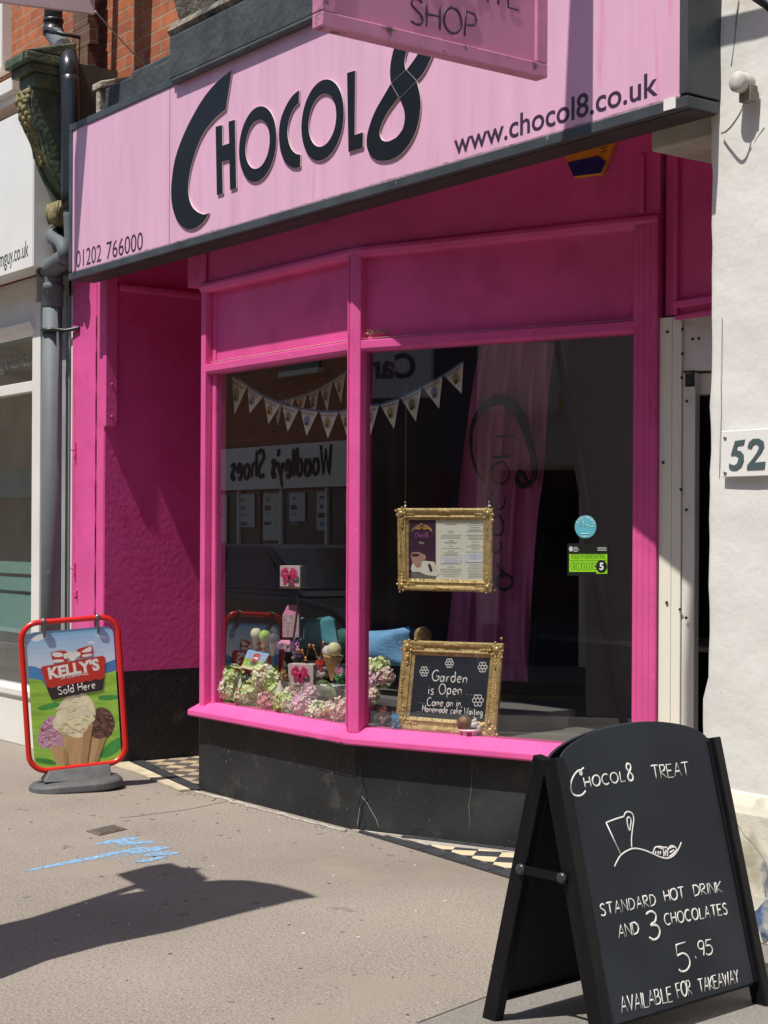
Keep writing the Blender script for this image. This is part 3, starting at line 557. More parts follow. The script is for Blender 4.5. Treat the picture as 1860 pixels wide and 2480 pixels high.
m.prism([V((-10.03, YF+.0072, 3.362)), V((-4.49, YF+.0072, 3.362))]+gp_[::-1], V((0, -.0006, 0))); m.build('grime_line', M('sign_grime', (.34, .22, .27), .8, .3, 30), fs)
pf = Pl((0, YF+.008, 0), NF)
LD = V((0, -.011, 0))
def letter(name, poly, sub=0):
    m_ = MB(); pts = [pf(*zB(*p)) for p in poly]
    if sub: pts = smooth_loop(pts, sub)
    m_.prism(pts, LD, 0, 1); return m_.build(name, [BLKG, CREAMEDGE], fs, bevel=.004)
def bez(pts, n=5): return smooth([V((x, y, 0)) for x, y in pts], n)
cpo = bez([(380, 392), (300, 455), (220, 550), (150, 670), (95, 790), (60, 900), (44, 1010), (41, 1090), (49, 1160), (68, 1220), (100, 1262), (140, 1281), (180, 1272), (215, 1245), (238, 1215), (252, 1188)])
cpi = bez([(252, 1188), (225, 1197), (190, 1184), (160, 1155), (142, 1110), (136, 1050), (142, 980), (160, 900), (190, 810), (230, 730), (280, 668), (325, 628), (346, 612)])
letter('letter_c', [(p.x, p.y) for p in cpo]+[(p.x, p.y) for p in cpi[1:]])
letter('letter_h', [(288, 708), (326, 697), (327, 812), (364, 800), (360, 680), (397, 667), (405, 1052), (369, 1063), (365, 893), (326, 905), (330, 1082), (295, 1092)])
def oring(name, cx, cy, rw, rh, k, a0=0, a1=360):
    c = pf(*zB(cx, cy)); rx = (pf(*zB(cx+rw, cy-.375*rw))-pf(*zB(cx-rw, cy+.375*rw))).length/2; rz = (pf(*zB(cx, cy-rh))-pf(*zB(cx, cy+rh))).length/2
    n_ = 48; m_ = MB()
    A = [c+V((rx*math.cos(R_(a0+(a1-a0)*i/n_)), 0, rz*math.sin(R_(a0+(a1-a0)*i/n_)))) for i in range(n_+(a1-a0 < 360))]; B = [c+(p-c)*k for p in A]
    if a1-a0 == 360: m_.ring(A, B, LD, 0, 1)
    else: m_.prism(A+B[::-1], LD, 0, 1)
    return m_.build(name, [BLKG, CREAMEDGE], fs, bevel=.004)
oring('letter_o', 522, 806, 105, 209, .64)
letter('letter_c', [(p.x, p.y) for p in bez([(756, 503), (722, 530), (690, 575), (660, 640), (645, 700), (642, 770), (652, 850), (675, 905), (710, 935), (740, 940), (762, 933)], 4)]+[(p.x, p.y) for p in bez([(762, 862), (740, 858), (715, 835), (698, 795), (690, 735), (698, 675), (718, 620), (738, 590), (754, 576)], 4)])
oring('letter_o', 884, 672, 119, 224, .645)
letter('letter_l', [(1022, 408), (1069, 393), (1066, 752), (1112, 738), (1112, 826), (1030, 852)])
m = MB()
eo = [pf(*zB(*p)) for p in ((1268, 466), (1225, 540), (1175, 630), (1140, 730), (1131, 800), (1145, 858), (1180, 892), (1225, 900), (1280, 889), (1330, 855), (1380, 790), (1415, 710), (1432, 620), (1432, 540), (1412, 452))]
ei = [pf(*zB(*p)) for p in ((1312, 543), (1284, 580), (1252, 625), (1222, 680), (1208, 722), (1206, 755), (1220, 783), (1248, 790), (1275, 780), (1300, 765), (1322, 738), (1335, 715), (1345, 660), (1338, 605), (1316, 550))]
u_o = [pf(*zB(*p)) for p in ((1268, 466), (1262, 410), (1268, 340), (1290, 255), (1330, 170), (1385, 105), (1440, 75), (1490, 85), (1520, 130), (1525, 200), (1505, 290), (1478, 355), (1447, 412), (1412, 452))]
u_i = [pf(*zB(*p)) for p in ((1350, 392), (1344, 350), (1350, 305), (1366, 255), (1390, 205), (1420, 168), (1445, 158), (1458, 172), (1458, 205), (1446, 245), (1428, 285), (1405, 322), (1380, 358), (1354, 391))]
def strip(outer, inner, n_=40):
    def res(P):
        P = smooth(P, 6); L_ = [0]
        for i in range(1, len(P)): L_.append(L_[-1]+(P[i]-P[i-1]).length)
        o = []; j = 0
        for k in range(n_+1):
            t = L_[-1]*k/n_
            while j < len(P)-2 and L_[j+1] < t: j += 1
            f_ = (t-L_[j])/max(1e-9, L_[j+1]-L_[j]); o.append(P[j].lerp(P[j+1], min(1, f_)))
        return o
    return res(outer)+res(inner)[::-1]
m.prism(strip(eo, ei), LD, 0, 1)
m.prism(strip(u_o, u_i), LD, 0, 1)
m.prism([eo[0], ei[0], ei[-1], eo[-1], u_i[-1], u_i[0]], LD, 0, 1)
m.build('numeral_eight', [BLKG, CREAMEDGE], fs, bevel=.003)
for st_, p0_, p1_ in (('01202', (493, 1736), (655, 1693)), ('766000', (690, 1682), (925, 1617))): m = MB(); text_px(m, st_, pf, zA(*p0_), zA(*p1_), .112); m.build('phone_number', PLUM, fs)
m = MB(); text_px(m, 'www.chocol8.co.uk', pf, zC(82, 778), zC(1106, 474), .100, bold=.012); m.build('web_address', PLUM, fs)
m = MB(); a = PY(*zC(1137, 522), YF); b = PY(*zC(1197, 538), YF); m.box(a.x, b.x, YF-.004, YF+.002, 3.322, 3.368); m.build('bare_metal_patch', PLATE, fs)

# return block at the right end, under the fascia
m = MB(); m.box(-4.885, -4.47, 5.05, 5.45, 3.252, 3.42)
wb = thing('white_building', 'white painted rendered building with a peeling plinth to the right of the pink shop', 'building', (-3, 5, 0))
m2 = MB()
NX, NZ = 40, 70
def wallpt(x, z): 
    return V((x, 5.0-.004*math.sin(x*9+z*3)-.003*math.sin(z*17+x*5), z))
m2.box(-4.42, 3.0, 5.03, 9.6, 0, 9)
xs_ = [-4.51+.02*i for i in range(3)]+[-4.45+(7.4)*(i/28)**1.6 for i in range(1, 29)]
vs, fs_ = [], []
for i, x in enumerate(xs_):
    for j in range(NZ+1):
        z = 6.5*j/NZ; p = wallpt(x, z)
        if i == 0: p.x += .002*math.sin(z*11)+.0025*math.sin(z*43+1)+.002*math.sin(z*97)+(-.035 if z < .98 else 0); p.y += .02
        vs.append(p)
for i in range(len(xs_)-1):
    for j in range(NZ): fs_.append((i*(NZ+1)+j, (i+1)*(NZ+1)+j, (i+1)*(NZ+1)+j+1, i*(NZ+1)+j+1))
m2.add(vs, fs_, 0, True)
ret = [vs[j] for j in range(NZ+1)]; m2.add(ret+[p+V((.012, .6, 0)) for p in ret], [(j, j+1, NZ+2+j, NZ+1+j) for j in range(NZ)], 0)
m2.build('rendered_wall', WHITE, wb)
m.build('stone_bracket', flat('weathered_white_stone', (.45, .43, .38), .8, .2, 6, spots=[((.2, .19, .17), 10, .6, .2)]), wb, bevel=.012)
m = MB(); zt = .56
m.sweep([V((-4.50, 4.99, 0)), V((3, 4.99, 0))], [(.035, 0), (.035, .5), (.025, .53), (0, .58), (-.1, .58), (-.1, 0)])
m.build('plinth', M('peeling_plinth_paint', (.62, .59, .50), .8, .1, 2, .012, 9, spots=[((.42, .38, .29), 4.5, .62, .1), ((.075, .12, .21), 2.4, .66, .05)]), wb, bevel=.01)
pw = Pl((0, 4.955, 0), NF)
m = MB(); pts = smooth_loop([pw(*zF(x, y)) for x, y in ((1500, 1600), (1520, 1590), (1545, 1560), (1575, 1530), (1600, 1540), (1640, 1560), (1640, 1720), (1590, 1745), (1555, 1760), (1535, 1700), (1505, 1650))], 3)
m.prism(pts, NF*.004); m.build('peeled_paint_patch', flat('old_blue_paint', (.07, .12, .22), .8, .4, 14, spots=[((.45, .44, .42), 9, .52, .12)]), wb)
m = MB()
m.tube([pw(*zF(x, y)) for x, y in ((1385, 1080), (1420, 1130), (1450, 1180), (1500, 1230), (1545, 1290), (1570, 1340), (1578, 1400), (1560, 1460), (1570, 1520))], .0018, 5)
pw2 = Pl((0, 4.998, 0), NF)
CRK = flat('crack_line', (.2, .18, .15), .9); m.build('render_crack', CRK, wb); m = MB()
for pts in ([(1320, 400), (1360, 402), (1400, 385), (1425, 378), (1455, 355)],): m.tube([pw2(*zF(x, y)) for x, y in pts], .0022, 5)
m.build('render_crack', CRK, wb)
for pts in ([(1510, 0), (1500, 90), (1495, 180), (1485, 260), (1475, 330)], [(1640, 640), (1600, 700), (1570, 760)]): m = MB(); m.tube([pw2(*zC(x, y)) for x, y in pts], .003, 5); m.build('render_crack', CRK, wb)
m = MB()
m.tube([pw2(*z1(x, y)) for x, y in ((1416, 150), (1414, 300), (1410, 500), (1412, 650), (1405, 800), (1402, 1000))], .0012, 5)
m.build('render_crack', flat('crack_line', (.2, .18, .15), .9), wb)
# number plate
npl = thing('house_number_plate', 'white number plate with dark teal 52 screwed to the white wall', 'number plate', (-4.35, 4.99, 1.93))
p0 = PY(*z1(1421, 752), 4.985); p1 = PY(*z1(1421, 996), 4.985)
m = MB(); m.box(p0.x, p0.x+.275, 4.975, 4.992, p1.z, p0.z); m.build('plate', PLATE, npl, bevel=.003)
pn = Pl((0, 4.975, 0), NF); m = MB()
five = [(1486, 803), (1538, 795), (1532, 822), (1500, 826), (1494, 852), (1515, 856), (1531, 875), (1532, 905), (1520, 938), (1494, 956), (1468, 956), (1454, 946), (1456, 922), (1468, 928), (1482, 932), (1497, 922), (1504, 900), (1500, 882), (1482, 876), (1464, 880)]
two = [(1552, 838), (1560, 810), (1580, 792), (1612, 790), (1636, 805), (1640, 832), (1626, 862), (1600, 895), (1582, 918), (1625, 914), (1646, 912), (1642, 950), (1548, 954), (1552, 930), (1578, 898), (1600, 868), (1612, 842), (1608, 822), (1595, 816), (1580, 824), (1574, 842)]
for pol in (five, two): m.prism([pn(*z1(*p)) for p in pol], NF*.004)
m.build('numerals', TEAL, npl, bevel=.001)
m = MB()
for p in ((1433, 787), (1433, 972)): m = MB(); m.lathe([(.008, 0), (.008, .003), (.004, .005)], pn(*z1(*p)), 10, NF); m.build('screw', STEEL, npl)
# round outside fitting
lt = thing('outside_wall_fitting', 'round white outside fitting with a loose cable high on the white wall', 'wall fitting', (-4.38, 4.95, 3.42))
pc = PY(*zC(1562, 425), 4.98); 
m = MB(); m.lathe([(.036, 0), (.041, .012), (.041, .07), (.036, .078)], pc+V((0, .0, 0)), 24, NF); m.build('drum', flat('weathered_fitting', (.50, .485, .45), .7, .2, 25), lt)
m = MB(); m.obox(pc+V((.015, -.02, -.045)), V((.03, 0, 0)), V((0, .02, 0)), V((0, 0, .03))); m.build('mount', flat('grimy_mount', (.2, .18, .15), .9, .3, 30), lt)
m = MB(); m.tube(smooth([pc+V((.015, -.03, -.06)), pc+V((0, -.05, -.12)), pc+V((-.04, -.05, -.16)), pc+V((-.1, -.02, -.17)), pc+V((-.14, 0, -.165))], 6), .004, 6)
m.build('cable', flat('grey_cable', (.25, .24, .22), .6), lt)
# scrolled iron bracket end at the top right
m = MB(); q = Pl((0, 4.7, 0), NF); a, b, c = q(*zC(1570, -40)), q(*zC(1660, 20)), q(*zC(1700, 60)); m.tube([a, b, c], .022, 8); m.tube([q(*zC(1600, -60)), b, q(*zC(1760, -30))], .014, 8)
m.tube([b, b+V((0, .3, .02))], .012, 8)
for (x_, y_) in ((1440, 130), (1450, 205)):
    z_ = PY(*zC(x_, y_), 5.0).z+.72; m.tube([(-4.62, 4.65, z_), (-3.2, 4.65, z_)], .016, 8)
m.tube([(-3.3, 4.65, z_-.1), (-3.3, 4.65, z_+.5)], .02, 8); m.tube([(-3.3, 4.65, z_+.3), (-3.3, 5.0, z_+.3)], .02, 8)
tag(m.build('iron_wall_bracket', FRAMEB), 'black iron bracket on the white wall at the top right corner', 'bracket')
# alarm box
al = thing('alarm_box', 'blue and yellow alarm box half hidden under the fascia on dark pink board', 'alarm box', rp(1.35, 0, 3.45))
q = Pl(rp(0, .035), N2); hexa = [q(*zC(*p)) for p in ((683, 888), (820, 874), (842, 832), (900, 712))]; cxy = (hexa[0]+hexa[1])/2
W = (hexa[1]-hexa[0]).length
def ap(a_, z): return V((cxy.x, cxy.y, 0))+D2*(a_*W)+UP*z
zb = cxy.z; m = MB(); pol = [ap(-.5, zb), ap(.5, zb), ap(1.0, zb+.16), ap(.6, zb+.27), ap(-.6, zb+.27), ap(-1.0, zb+.16)]
m.prism(pol, N2*-.04); m.build('case', flat('alarm_yellow', (.62, .30, .015), .45, .06), al, bevel=.004)
m = MB(); m.prism([p+N2*.002 for p in (ap(-.5, zb+.003), ap(.5, zb+.003), ap(.68, zb+.055), ap(.40, zb+.088), ap(-.72, zb+.075))], N2*.003); m.build('blue_base', flat('alarm_blue', (.012, .02, .14), .4), al)
m = MB()
for k in range(5): m.prism([p+N2*.002 for p in (ap(.45, zb+.10+k*.018), ap(.72, zb+.108+k*.018), ap(.72, zb+.113+k*.018), ap(.45, zb+.105+k*.018))], N2*.002)
m.build('vent_slots', flat('alarm_slot', (.18, .09, .01), .6), al)

# ============================================================ PROJECTING SIGN
XS = -4.955
ps = thing('projecting_sign', 'pink double sided hanging sign with thin dark lettering jutting out over the fascia', 'hanging sign', (XS, 4.0, 3.5))
sb = [PX(*zB(876, 160), XS), PX(*zC(553, 378), XS)]
y0, y1 = sb[0].y, sb[1].y; zb0 = (sb[0].z+sb[1].z)/2; ht = 2.3; tk = .07
m = MB(); m.box(XS-tk+.015, XS-.015, y0+.045, y1-.045, zb0+.05, zb0+ht-.05); m.build('panel', SIGNP, ps)
m = MB()
for (ya, yb, za, zc) in ((y0, y1, zb0, zb0+.058), (y0, y1, zb0+ht-.058, zb0+ht), (y0, y0+.062, zb0+.058, zb0+ht-.058), (y1-.062, y1, zb0+.058, zb0+ht-.058)): m.box(XS-tk, XS, ya, yb, za, zc)
m.build('frame', SIGNF, ps, bevel=.006)
m = MB(); q = Pl((XS-.015, 0, 0), V((1, 0, 0)))
def deco(mb, s, pa_, pb_, h):
    a_, b_ = q(*pa_), q(*pb_); a_ = V((XS-.013, a_.y, a_.z)); b_ = V((XS-.013, b_.y, a_.z)); chalk(mb, s, a_, b_, V((1, 0, 0)), h, .0085, jit=0, gap=.16)
sh0 = q(*zB(1368, 130)); sh1 = q(1153, 60); sh1 = V((XS-.013, sh1.y, sh0.z)); sh0 = V((XS-.013, sh0.y, sh0.z))
chalk(m, 'SHOP', sh0, sh1, V((1, 0, 0)), .102, .0058, jit=0, gap=.16); m.build('lettering', PLUM, ps); m = MB()
ce = q(1255, 25); ca_ = q(888, 25); chalk(m, 'CHOCOLATE', V((XS-.013, ca_.y, ce.z)), V((XS-.013, ce.y, ce.z)), V((1, 0, 0)), .102, .0058, jit=0, gap=.16)
m.build('lettering', PLUM, ps)
m = MB(); m.tube([(XS-.035, y0+.1, zb0+ht+.06), (XS-.035, 4.82, zb0+ht+.06)], .02); 
for y in (y0+.2, y1-.2): m.tube([(XS-.035, y, zb0+ht-.01), (XS-.035, y, zb0+ht+.06)], .01)
m.tube([(XS-.035, y0+.3, zb0+ht+.06), (XS-.035, 4.8, zb0+ht+.5)], .012); m.build('bracket', FRAMEB, ps)

# ============================================================ LEFT NEIGHBOUR
nb = thing('white_shop_building', 'white fronted brick shop to the left of the pink shop behind the downpipe', 'building', (-12.5, 5.3, 0))
nz = lambda u, v, Y: PY(u, v, Y).z
xr = -10.98
m = MB(); m.box(-22, -10.45, 5.34, 9.6, 3.5, 9.5); m.build('brick_wall', BRICK, nb)
m = MB(); m.box(-22, -10.45, 5.0, 9.6, 9.5, 9.7); m.build('roof', GREY, nb)
m = MB(); m.box(-11.14, -11.0, 5.02, 5.25, 0, 3.3); m.build('corner_post', WHITEW, nb, bevel=.004)
m = MB(); m.box(-11.0, -10.575, 5.11, 5.4, 0, 3.6); m.build('party_wall', M('grey_white_wall', (.30, .31, .32), .7, .15, 3), nb)
m = MB(); m.tube([(-10.69, 5.11, z*.1) for z in range(2, 36)], [.008+.005*math.sin(z*1.7) for z in range(2, 36)], 5); m.build('joint_gap', flat('black_gap', (.012, .01, .01), .9), nb)
m = MB(); m.box(-10.655, -10.60, 5.06, 5.2, 0, 3.3); m.build('grey_strip', M('grey_strip_paint', (.26, .27, .28), .6), nb, bevel=.004)
m = MB(); m.sweep([V((-22, 5.08, 0)), V((-11.1, 5.08, 0))], [(.04, 0), (.04, .36), (.06, .37), (.06, .42), (-.05, .45), (-.05, 0)]); m.build('stallriser', WHITEW, nb, bevel=.006)
m = MB(); m.box(-22, -11.12, 5.06, 5.12, 2.655, 2.735); m.box(-22, -11.12, 5.04, 5.16, 3.16, 3.50)
m.sweep([V((-22, 5.04, 0)), V((-11.1, 5.04, 0))], [(0, 3.06), (.03, 3.1), (.06, 3.16), (0, 3.16)]); m.box(-13.6, -13.52, 5.06, 5.12, .44, 3.1); m.build('window_frame', WHITEW, nb, bevel=.004)
m = MB(); m.quad((-22, 5.10, .44), (-11.12, 5.10, .44), (-11.12, 5.10, 3.1), (-22, 5.10, 3.1)); m.build('window_pane', GLASS, nb)
FRO = flat('frosted_green_film', (.28, .47, .42), .5, .05)
m = MB()
for v0, v1 in ((1361, 1390), (1399, 1432), (1441, 1535)): m.box(-22, -11.14, 5.104, 5.107, PY(60, v1, 5.1).z, PY(60, v0, 5.1).z)
m.build('frosted_band', FRO, nb)
m = MB(); text_mb(m, 'ing Hair Salo', PY(*zD(-35, 1010), 5.094), V((1, 0, 0)), NF, .10, width=(PY(*zD(262, 950), 5.094)-PY(*zD(-35, 1010), 5.094)).length, lift=0); m.build('window_lettering', flat('grey_lettering', (.12, .12, .12), .6), nb)
m = MB(); m.box(-22, -11.0, 7.4, 7.5, 0, 3.3); m.box(-22, -11, 5.2, 7.5, 0, .05); m.box(-22, -11, 5.2, 8.6, 3.2, 3.3); m.box(-11.02, -10.99, 5.2, 8.6, 0, 3.3); m.build('interior_wall', M('salon_interior', (.44, .47, .43), .8, .35, 1.2), nb)
m = MB(); m.box(-12.4, -12.3, 6.8, 7.0, .05, 2.1); m.box(-13.2, -13.1, 6.8, 7.0, .05, 2.1); m.box(-13.2, -12.3, 6.8, 7.0, 2.1, 2.2); m.build('inner_door_frame', WHITEW, nb)
pot = thing('potted_plant', 'trailing green pot plant seen through the salon window', 'plant', (-11.35, 5.35, .45))
m = MB(); rr = random.Random(4)
for k in range(40):
    z = rr.uniform(.9, 2.0); p = V((-11.3+rr.uniform(-.12, .05), 5.33+rr.uniform(-.1, .1), z)); d = V((rr.uniform(-1, 1), rr.uniform(-1, .3), rr.uniform(-1, .2))).normalized()*.06; e_ = d.cross(V((0, 0, 1))).normalized()*.02
    m.quad(p, p+d*.5+e_, p+d, p+d*.5-e_)
m.build('leaves', flat('pot_plant_leaf', (.10, .20, .04), .6, .3), pot); m = MB(); m.lathe([(.06, 0), (.09, .16)], (-11.3, 5.35, .45), 16); m.build('pot', WHITEW, pot); m = MB(); m.tube([(-11.3, 5.35, .6), (-11.32, 5.33, 1.3), (-11.28, 5.33, 2.0)], .008, 5); m.build('stem', flat('plant_stem', (.08, .12, .03), .8), pot)
# upper window of the brick house
uw = MB(); a = PY(*zA(45, 455), 5.3); 
uw.box(-13.0, a.x, 5.25, 5.36, a.z, a.z+1.6); uw.build('upper_window_frame', WHITEW, nb, bevel=.01)
m = MB(); b = PY(*zA(90, 540), 5.16); m.box(-13.1, b.x, 5.14, 5.36, b.z-.06, b.z+.05); m.box(-13.1, b.x-.04, 5.2, 5.36, b.z-.12, b.z-.06); m.build('window_sill', WHITEW, nb, bevel=.01)
# fascia sign of the neighbour
ns = thing('neighbour_fascia_sign', 'plain white fascia board with small grey web address to the left of the downpipe', 'shop sign', (-11.5, 4.85, 3.5))
m = MB(); zb_ = PY(40, 656, 4.8).z; xe = PY(79, 500, 4.8).x; m.box(-20, xe, 4.80, 4.98, zb_, 4.63); m.build('panel', PLATE, ns)
m = MB(); m.box(xe, xe+.012, 4.805, 5.1, zb_, 4.6); m.build('end_cap', WHITEW, ns)
m = MB(); q = Pl((0, 4.80, 0), NF); text_px(m, 'mguy.co.uk', q, zA(-2, 1733), zA(184, 1658), .115, bold=.008); m.build('lettering', flat('grey_web_lettering', (.06, .065, .08), .5), ns)

# corbel between the shops (belongs to the party wall)
cb = thing('carved_corbel', 'mossy green carved scroll corbel between the white board and the pink fascia', 'corbel', (-10.6, 5.1, 4.0))
X0, X1 = -10.70, -10.44
m = MB()
m.box(X0-.03, X1+.04, 4.66, 4.99, 4.80, 4.86); m.box(X0-.05, X1+.06, 4.62, 5.0, 4.86, 4.93)
m.add([(X0-.05, 4.62, 4.93), (X1+.06, 4.62, 4.93), (X1+.06, 5.0, 5.05), (X0-.05, 5.0, 5.05), (X0-.05, 5.0, 4.93), (X1+.06, 5.0, 4.93)], [(0, 1, 2, 3), (0, 3, 4), (1, 5, 2), (3, 2, 5, 4), (0, 4, 5, 1)])
m.box(X0+.02, X1+.02, 4.70, 4.98, 4.70, 4.80); m.build('capital', STONEG, cb, bevel=.012)
prof = [(4.72, 4.72), (4.70, 4.60), (4.735, 4.47), (4.80, 4.35), (4.84, 4.22), (4.90, 4.10), (5.0, 3.99), (5.04, 3.95), (5.05, 3.90), (5.05, 4.72)]
pp_ = smooth([V((0, y, z)) for y, z in prof[:8]], 4)+[V((0, 5.06, 3.90)), V((0, 5.06, 4.72))]
m = MB(); m.prism([p+V((X0+.05, 0, 0)) for p in pp_], V((X1-X0-.08, 0, 0))); 
for dx in (.055, X1-X0-.06): m.tube([p+V((X0+dx, -.008, 0)) for p in pp_[:29]], .02, 6)
m.build('scroll', STONEG, cb, bevel=.006)
m = MB(); rr = random.Random(9)
for i in range(2, 17):
    p = pp_[i]; f_ = 1-i/26
    for dx in (-.07, -.035, 0, .035, .07): m.ball(p+V((X0+.13+dx*f_*1.1+rr.uniform(-.008, .008), -.012-.02*f_*rr.random(), rr.uniform(-.014, .014))), (.026*f_+.006, .022*f_+.006, rr.uniform(.016, .034)), 7, 5, jit=.1)
m.build('acanthus_leaf', M('ochre_painted_carving', (.20, .175, .075), .7, .4, 12), cb)
m = MB(); m.ball((X1-.09, 4.98, 3.86), (.10, .10, .10), 14, 9); m.ball((X1-.09, 4.93, 3.84), (.07, .07, .075), 12, 8)
for k in range(5): m.tube([(X1-.17+.04*k, 4.9, 3.93), (X1-.17+.04*k, 4.885, 3.86), (X1-.17+.04*k, 4.91, 3.79)], .012, 6)
m.build('pendant_boss', MATS['ochre_painted_carving'], cb)
m = MB(); m.box(X0+.05, X1+.06, 5.0, 5.36, 3.45, 4.9); m.build('pilaster', M('dark_stone_pilaster', (.075, .075, .068), .8, .3, 5, spots=[((.16, .15, .12), 8, .6, .2)]), cb)

# ------------------------------------------------------------ downpipe
dp = thing('soil_pipe', 'dark grey plastic downpipe with swan neck bends between the two shop fronts', 'downpipe', (-10.78, 4.95, 0))
def pipe(name, pts, r, mat=GREY, n=16, bv=0): 
    m_ = MB(); m_.tube(pts, r, n); return m_.build(name, mat, dp)
q4 = lambda u, v, Y: PY(u, v, Y)
pb = q4(123, 1500, 4.96); XB = pb.x
lowtop = PY(*zD(350, 415), 4.96).z
pipe('lower_pipe', [(XB, 4.96, 0.0), (XB, 4.96, lowtop)], .07)
m = MB(); m.lathe([(.07, -.14), (.077, -.13), (.077, -.02), (.083, -.015), (.083, .02), (.074, .03)], (XB, 4.96, lowtop), 20); m.build('socket', GREY, dp)
j1 = PY(*zD(325, 300), 4.96); j2 = PY(*zD(470, 190), 4.90); j3 = PY(*zD(440, 90), 4.86); j4 = PY(*zD(375, 35), 4.92)
pipe('swan_neck_bend', smooth([V((XB, 4.96, lowtop)), V((XB, 4.96, lowtop+.10)), j1, j1.lerp(j2, .5), j2], 5), .07)
m = MB(); d = (j2-j1).normalized(); m.lathe([(.07, -.02), (.079, -.015), (.079, .02), (.07, .025)], j1+d*.06, 20, d); m.build('collar', GREYD, dp)
xu = PY(*zA(345, 80), 5.12); zt1 = PY(*zA(345, 215), 5.12).z; 
k1 = PY(*zA(385, 270), 5.1); k2 = PY(*zA(430, 340), 4.98); k3 = PY(*zA(447, 420), 4.93); k4 = PY(*zA(455, 600), 4.92); k5 = V((k4.x+.02, 4.92, 3.85))
pipe('upper_pipe', [(xu.x, 5.12, 9.4), (xu.x, 5.12, zt1)], .066)
m = MB(); m.lathe([(.066, -.02), (.078, -.015), (.078, .03), (.07, .035), (.07, .075), (.076, .08), (.076, .1), (.066, .105)], (xu.x, 5.12, zt1), 20); m.build('socket', GREYD, dp)
pipe('offset_bend', smooth([V((xu.x, 5.12, zt1)), k1, k2], 5), .066)
pipe('offset_bend', smooth([k1.lerp(k2, .6), k2, k3, k4.lerp(k3, .5), k4, k5], 5), .068, M('black_pipe_bend', (.022, .027, .036), .3, .2, 4))
pipe('branch_pipe', smooth([k5, V((k5.x, 4.93, 3.6)), j2+V((.02, 0, .03)), j2], 4), .055)
pipe('branch_stub', smooth([j4+V((-.12, .15, .14)), j4, j3, j3+V((.05, -.0, -.09)), j2], 4), .045)
m = MB(); a, b = PY(*zD(300, 712), 4.89), PY(*zD(497, 700), 4.98); m.tube([(a.x, 4.89, a.z), (XB+.02, 4.875, a.z), (XB+.085, 4.92, a.z), (XB+.09, 5.02, a.z), (b.x+.03, 5.04, a.z)], .014, 8); m.lathe([(.072, -.013), (.079, -.013), (.079, .013), (.072, .013)], (XB, 4.96, a.z), 20); m.build('pipe_bracket', GREYD, dp)
m = MB(); a = PY(*zA(460, 230), 5.12); m.tube([(xu.x, 5.05, zt1+.03), (a.x, 5.05, a.z), (a.x, 5.3, a.z)], .014, 8); m.build('pipe_bracket', GREYD, dp)

# small sign jutting out over the neighbour
c1 = PX(230, 34, -9.69); c2 = V((-9.87, 3.98, c1.z-.01))
tl = thing('overhanging_name_board', 'plain pinkish grey board corner jutting out above the downpipe', 'hanging sign', (c1.x, 4.8, c1.z))
m = MB(); m.prism([c1, c2, c2+UP*.8, c1+UP*.8], V((-.03, 0, 0))); m.build('panel', flat('pinkish_board', (.50, .38, .38), .5), tl, bevel=.003)
m = MB(); m.tube(smooth([c1+UP*.02, c1+V((.02, .15, -.12)), V((c1.x, 5.2, c1.z-.3))], 5), .005, 5); m.build('wire', STEEL, tl); m = MB(); m.tube([c1.lerp(c2, .2)+UP*.82, V((c1.x, 5.25, c1.z+.82))], .015, 6); m.build('fixing', STEEL, tl)
for x, dpt, wth, lab in ((-10.36, 1.0, .03, 'unseen narrow board high on the brick wall, added to cast the left dark stripe'), (-9.66, .7, .20, 'unseen thick board high on the brick wall, added to cast the right dark stripe')):  # unseen boards added to throw the dark stripes on the brick
    t = thing('shadow_caster_board', lab, 'hanging sign', (x, 5.2, 5.6)); m = MB(); m.box(x-wth, x, 5.25-dpt, 5.2, 5.55, 7.2); m.build('panel', FRAMEB, t); m = MB(); m.tube([(x-wth/2, 5.1, 6.9), (x-wth/2, 5.34, 6.9)], .02, 6); m.build('fixing', STEEL, t)

# ============================================================ PAVEMENT BITS
cv = thing('inspection_cover', 'small rusty rectangular cover set in the pavement by the blue marks', 'drain cover', PZ(255, 2010))
q = [PZ(*zG(x, y)) for x, y in ((493, 626), (655, 590), (728, 615), (570, 651))]
m = MB(); m.prism([p+UP*.0015 for p in q], UP*.004); m.build('frame', flat('rusty_iron', (.16, .125, .10), .7, .3, 30), cv)
c_ = sum(q, V((0, 0, 0)))/4; m = MB(); m.prism([c_+(p-c_)*.84+UP*.005 for p in q], UP*.004)
for i in range(1, 7):
    for j in range(1, 5):
        t, u_ = i/7, j/5; p = (q[0].lerp(q[1], t)).lerp(q[3].lerp(q[2], t), u_); p = c_+(p-c_)*.84; m.obox(p+UP*.010, V((.008, 0, 0)), V((0, .008, 0)), UP*.0015)
m.build('lid', flat('worn_iron_lid', (.125, .105, .09), .6, .3, 40), cv)
m = MB()
def wob(pts, w0):
    P = smooth([PZ(*zG(x, y), .0008) for x, y in pts], 8); rr = random.Random(len(pts)*7+int(w0*1000))
    L_, Rr = [], []
    for i, p in enumerate(P):
        t = (P[min(i+1, len(P)-1)]-P[max(i-1, 0)]).normalized(); n_ = V((-t.y, t.x, 0)); k = (.25+.75*math.sin(math.pi*min(1, max(0, i/(len(P)-1)))))
        L_.append(p+n_*w0*k*rr.uniform(.88, 1.08)); Rr.append(p-n_*w0*k*rr.uniform(.88, 1.08))
    return L_, Rr
h_ = 0
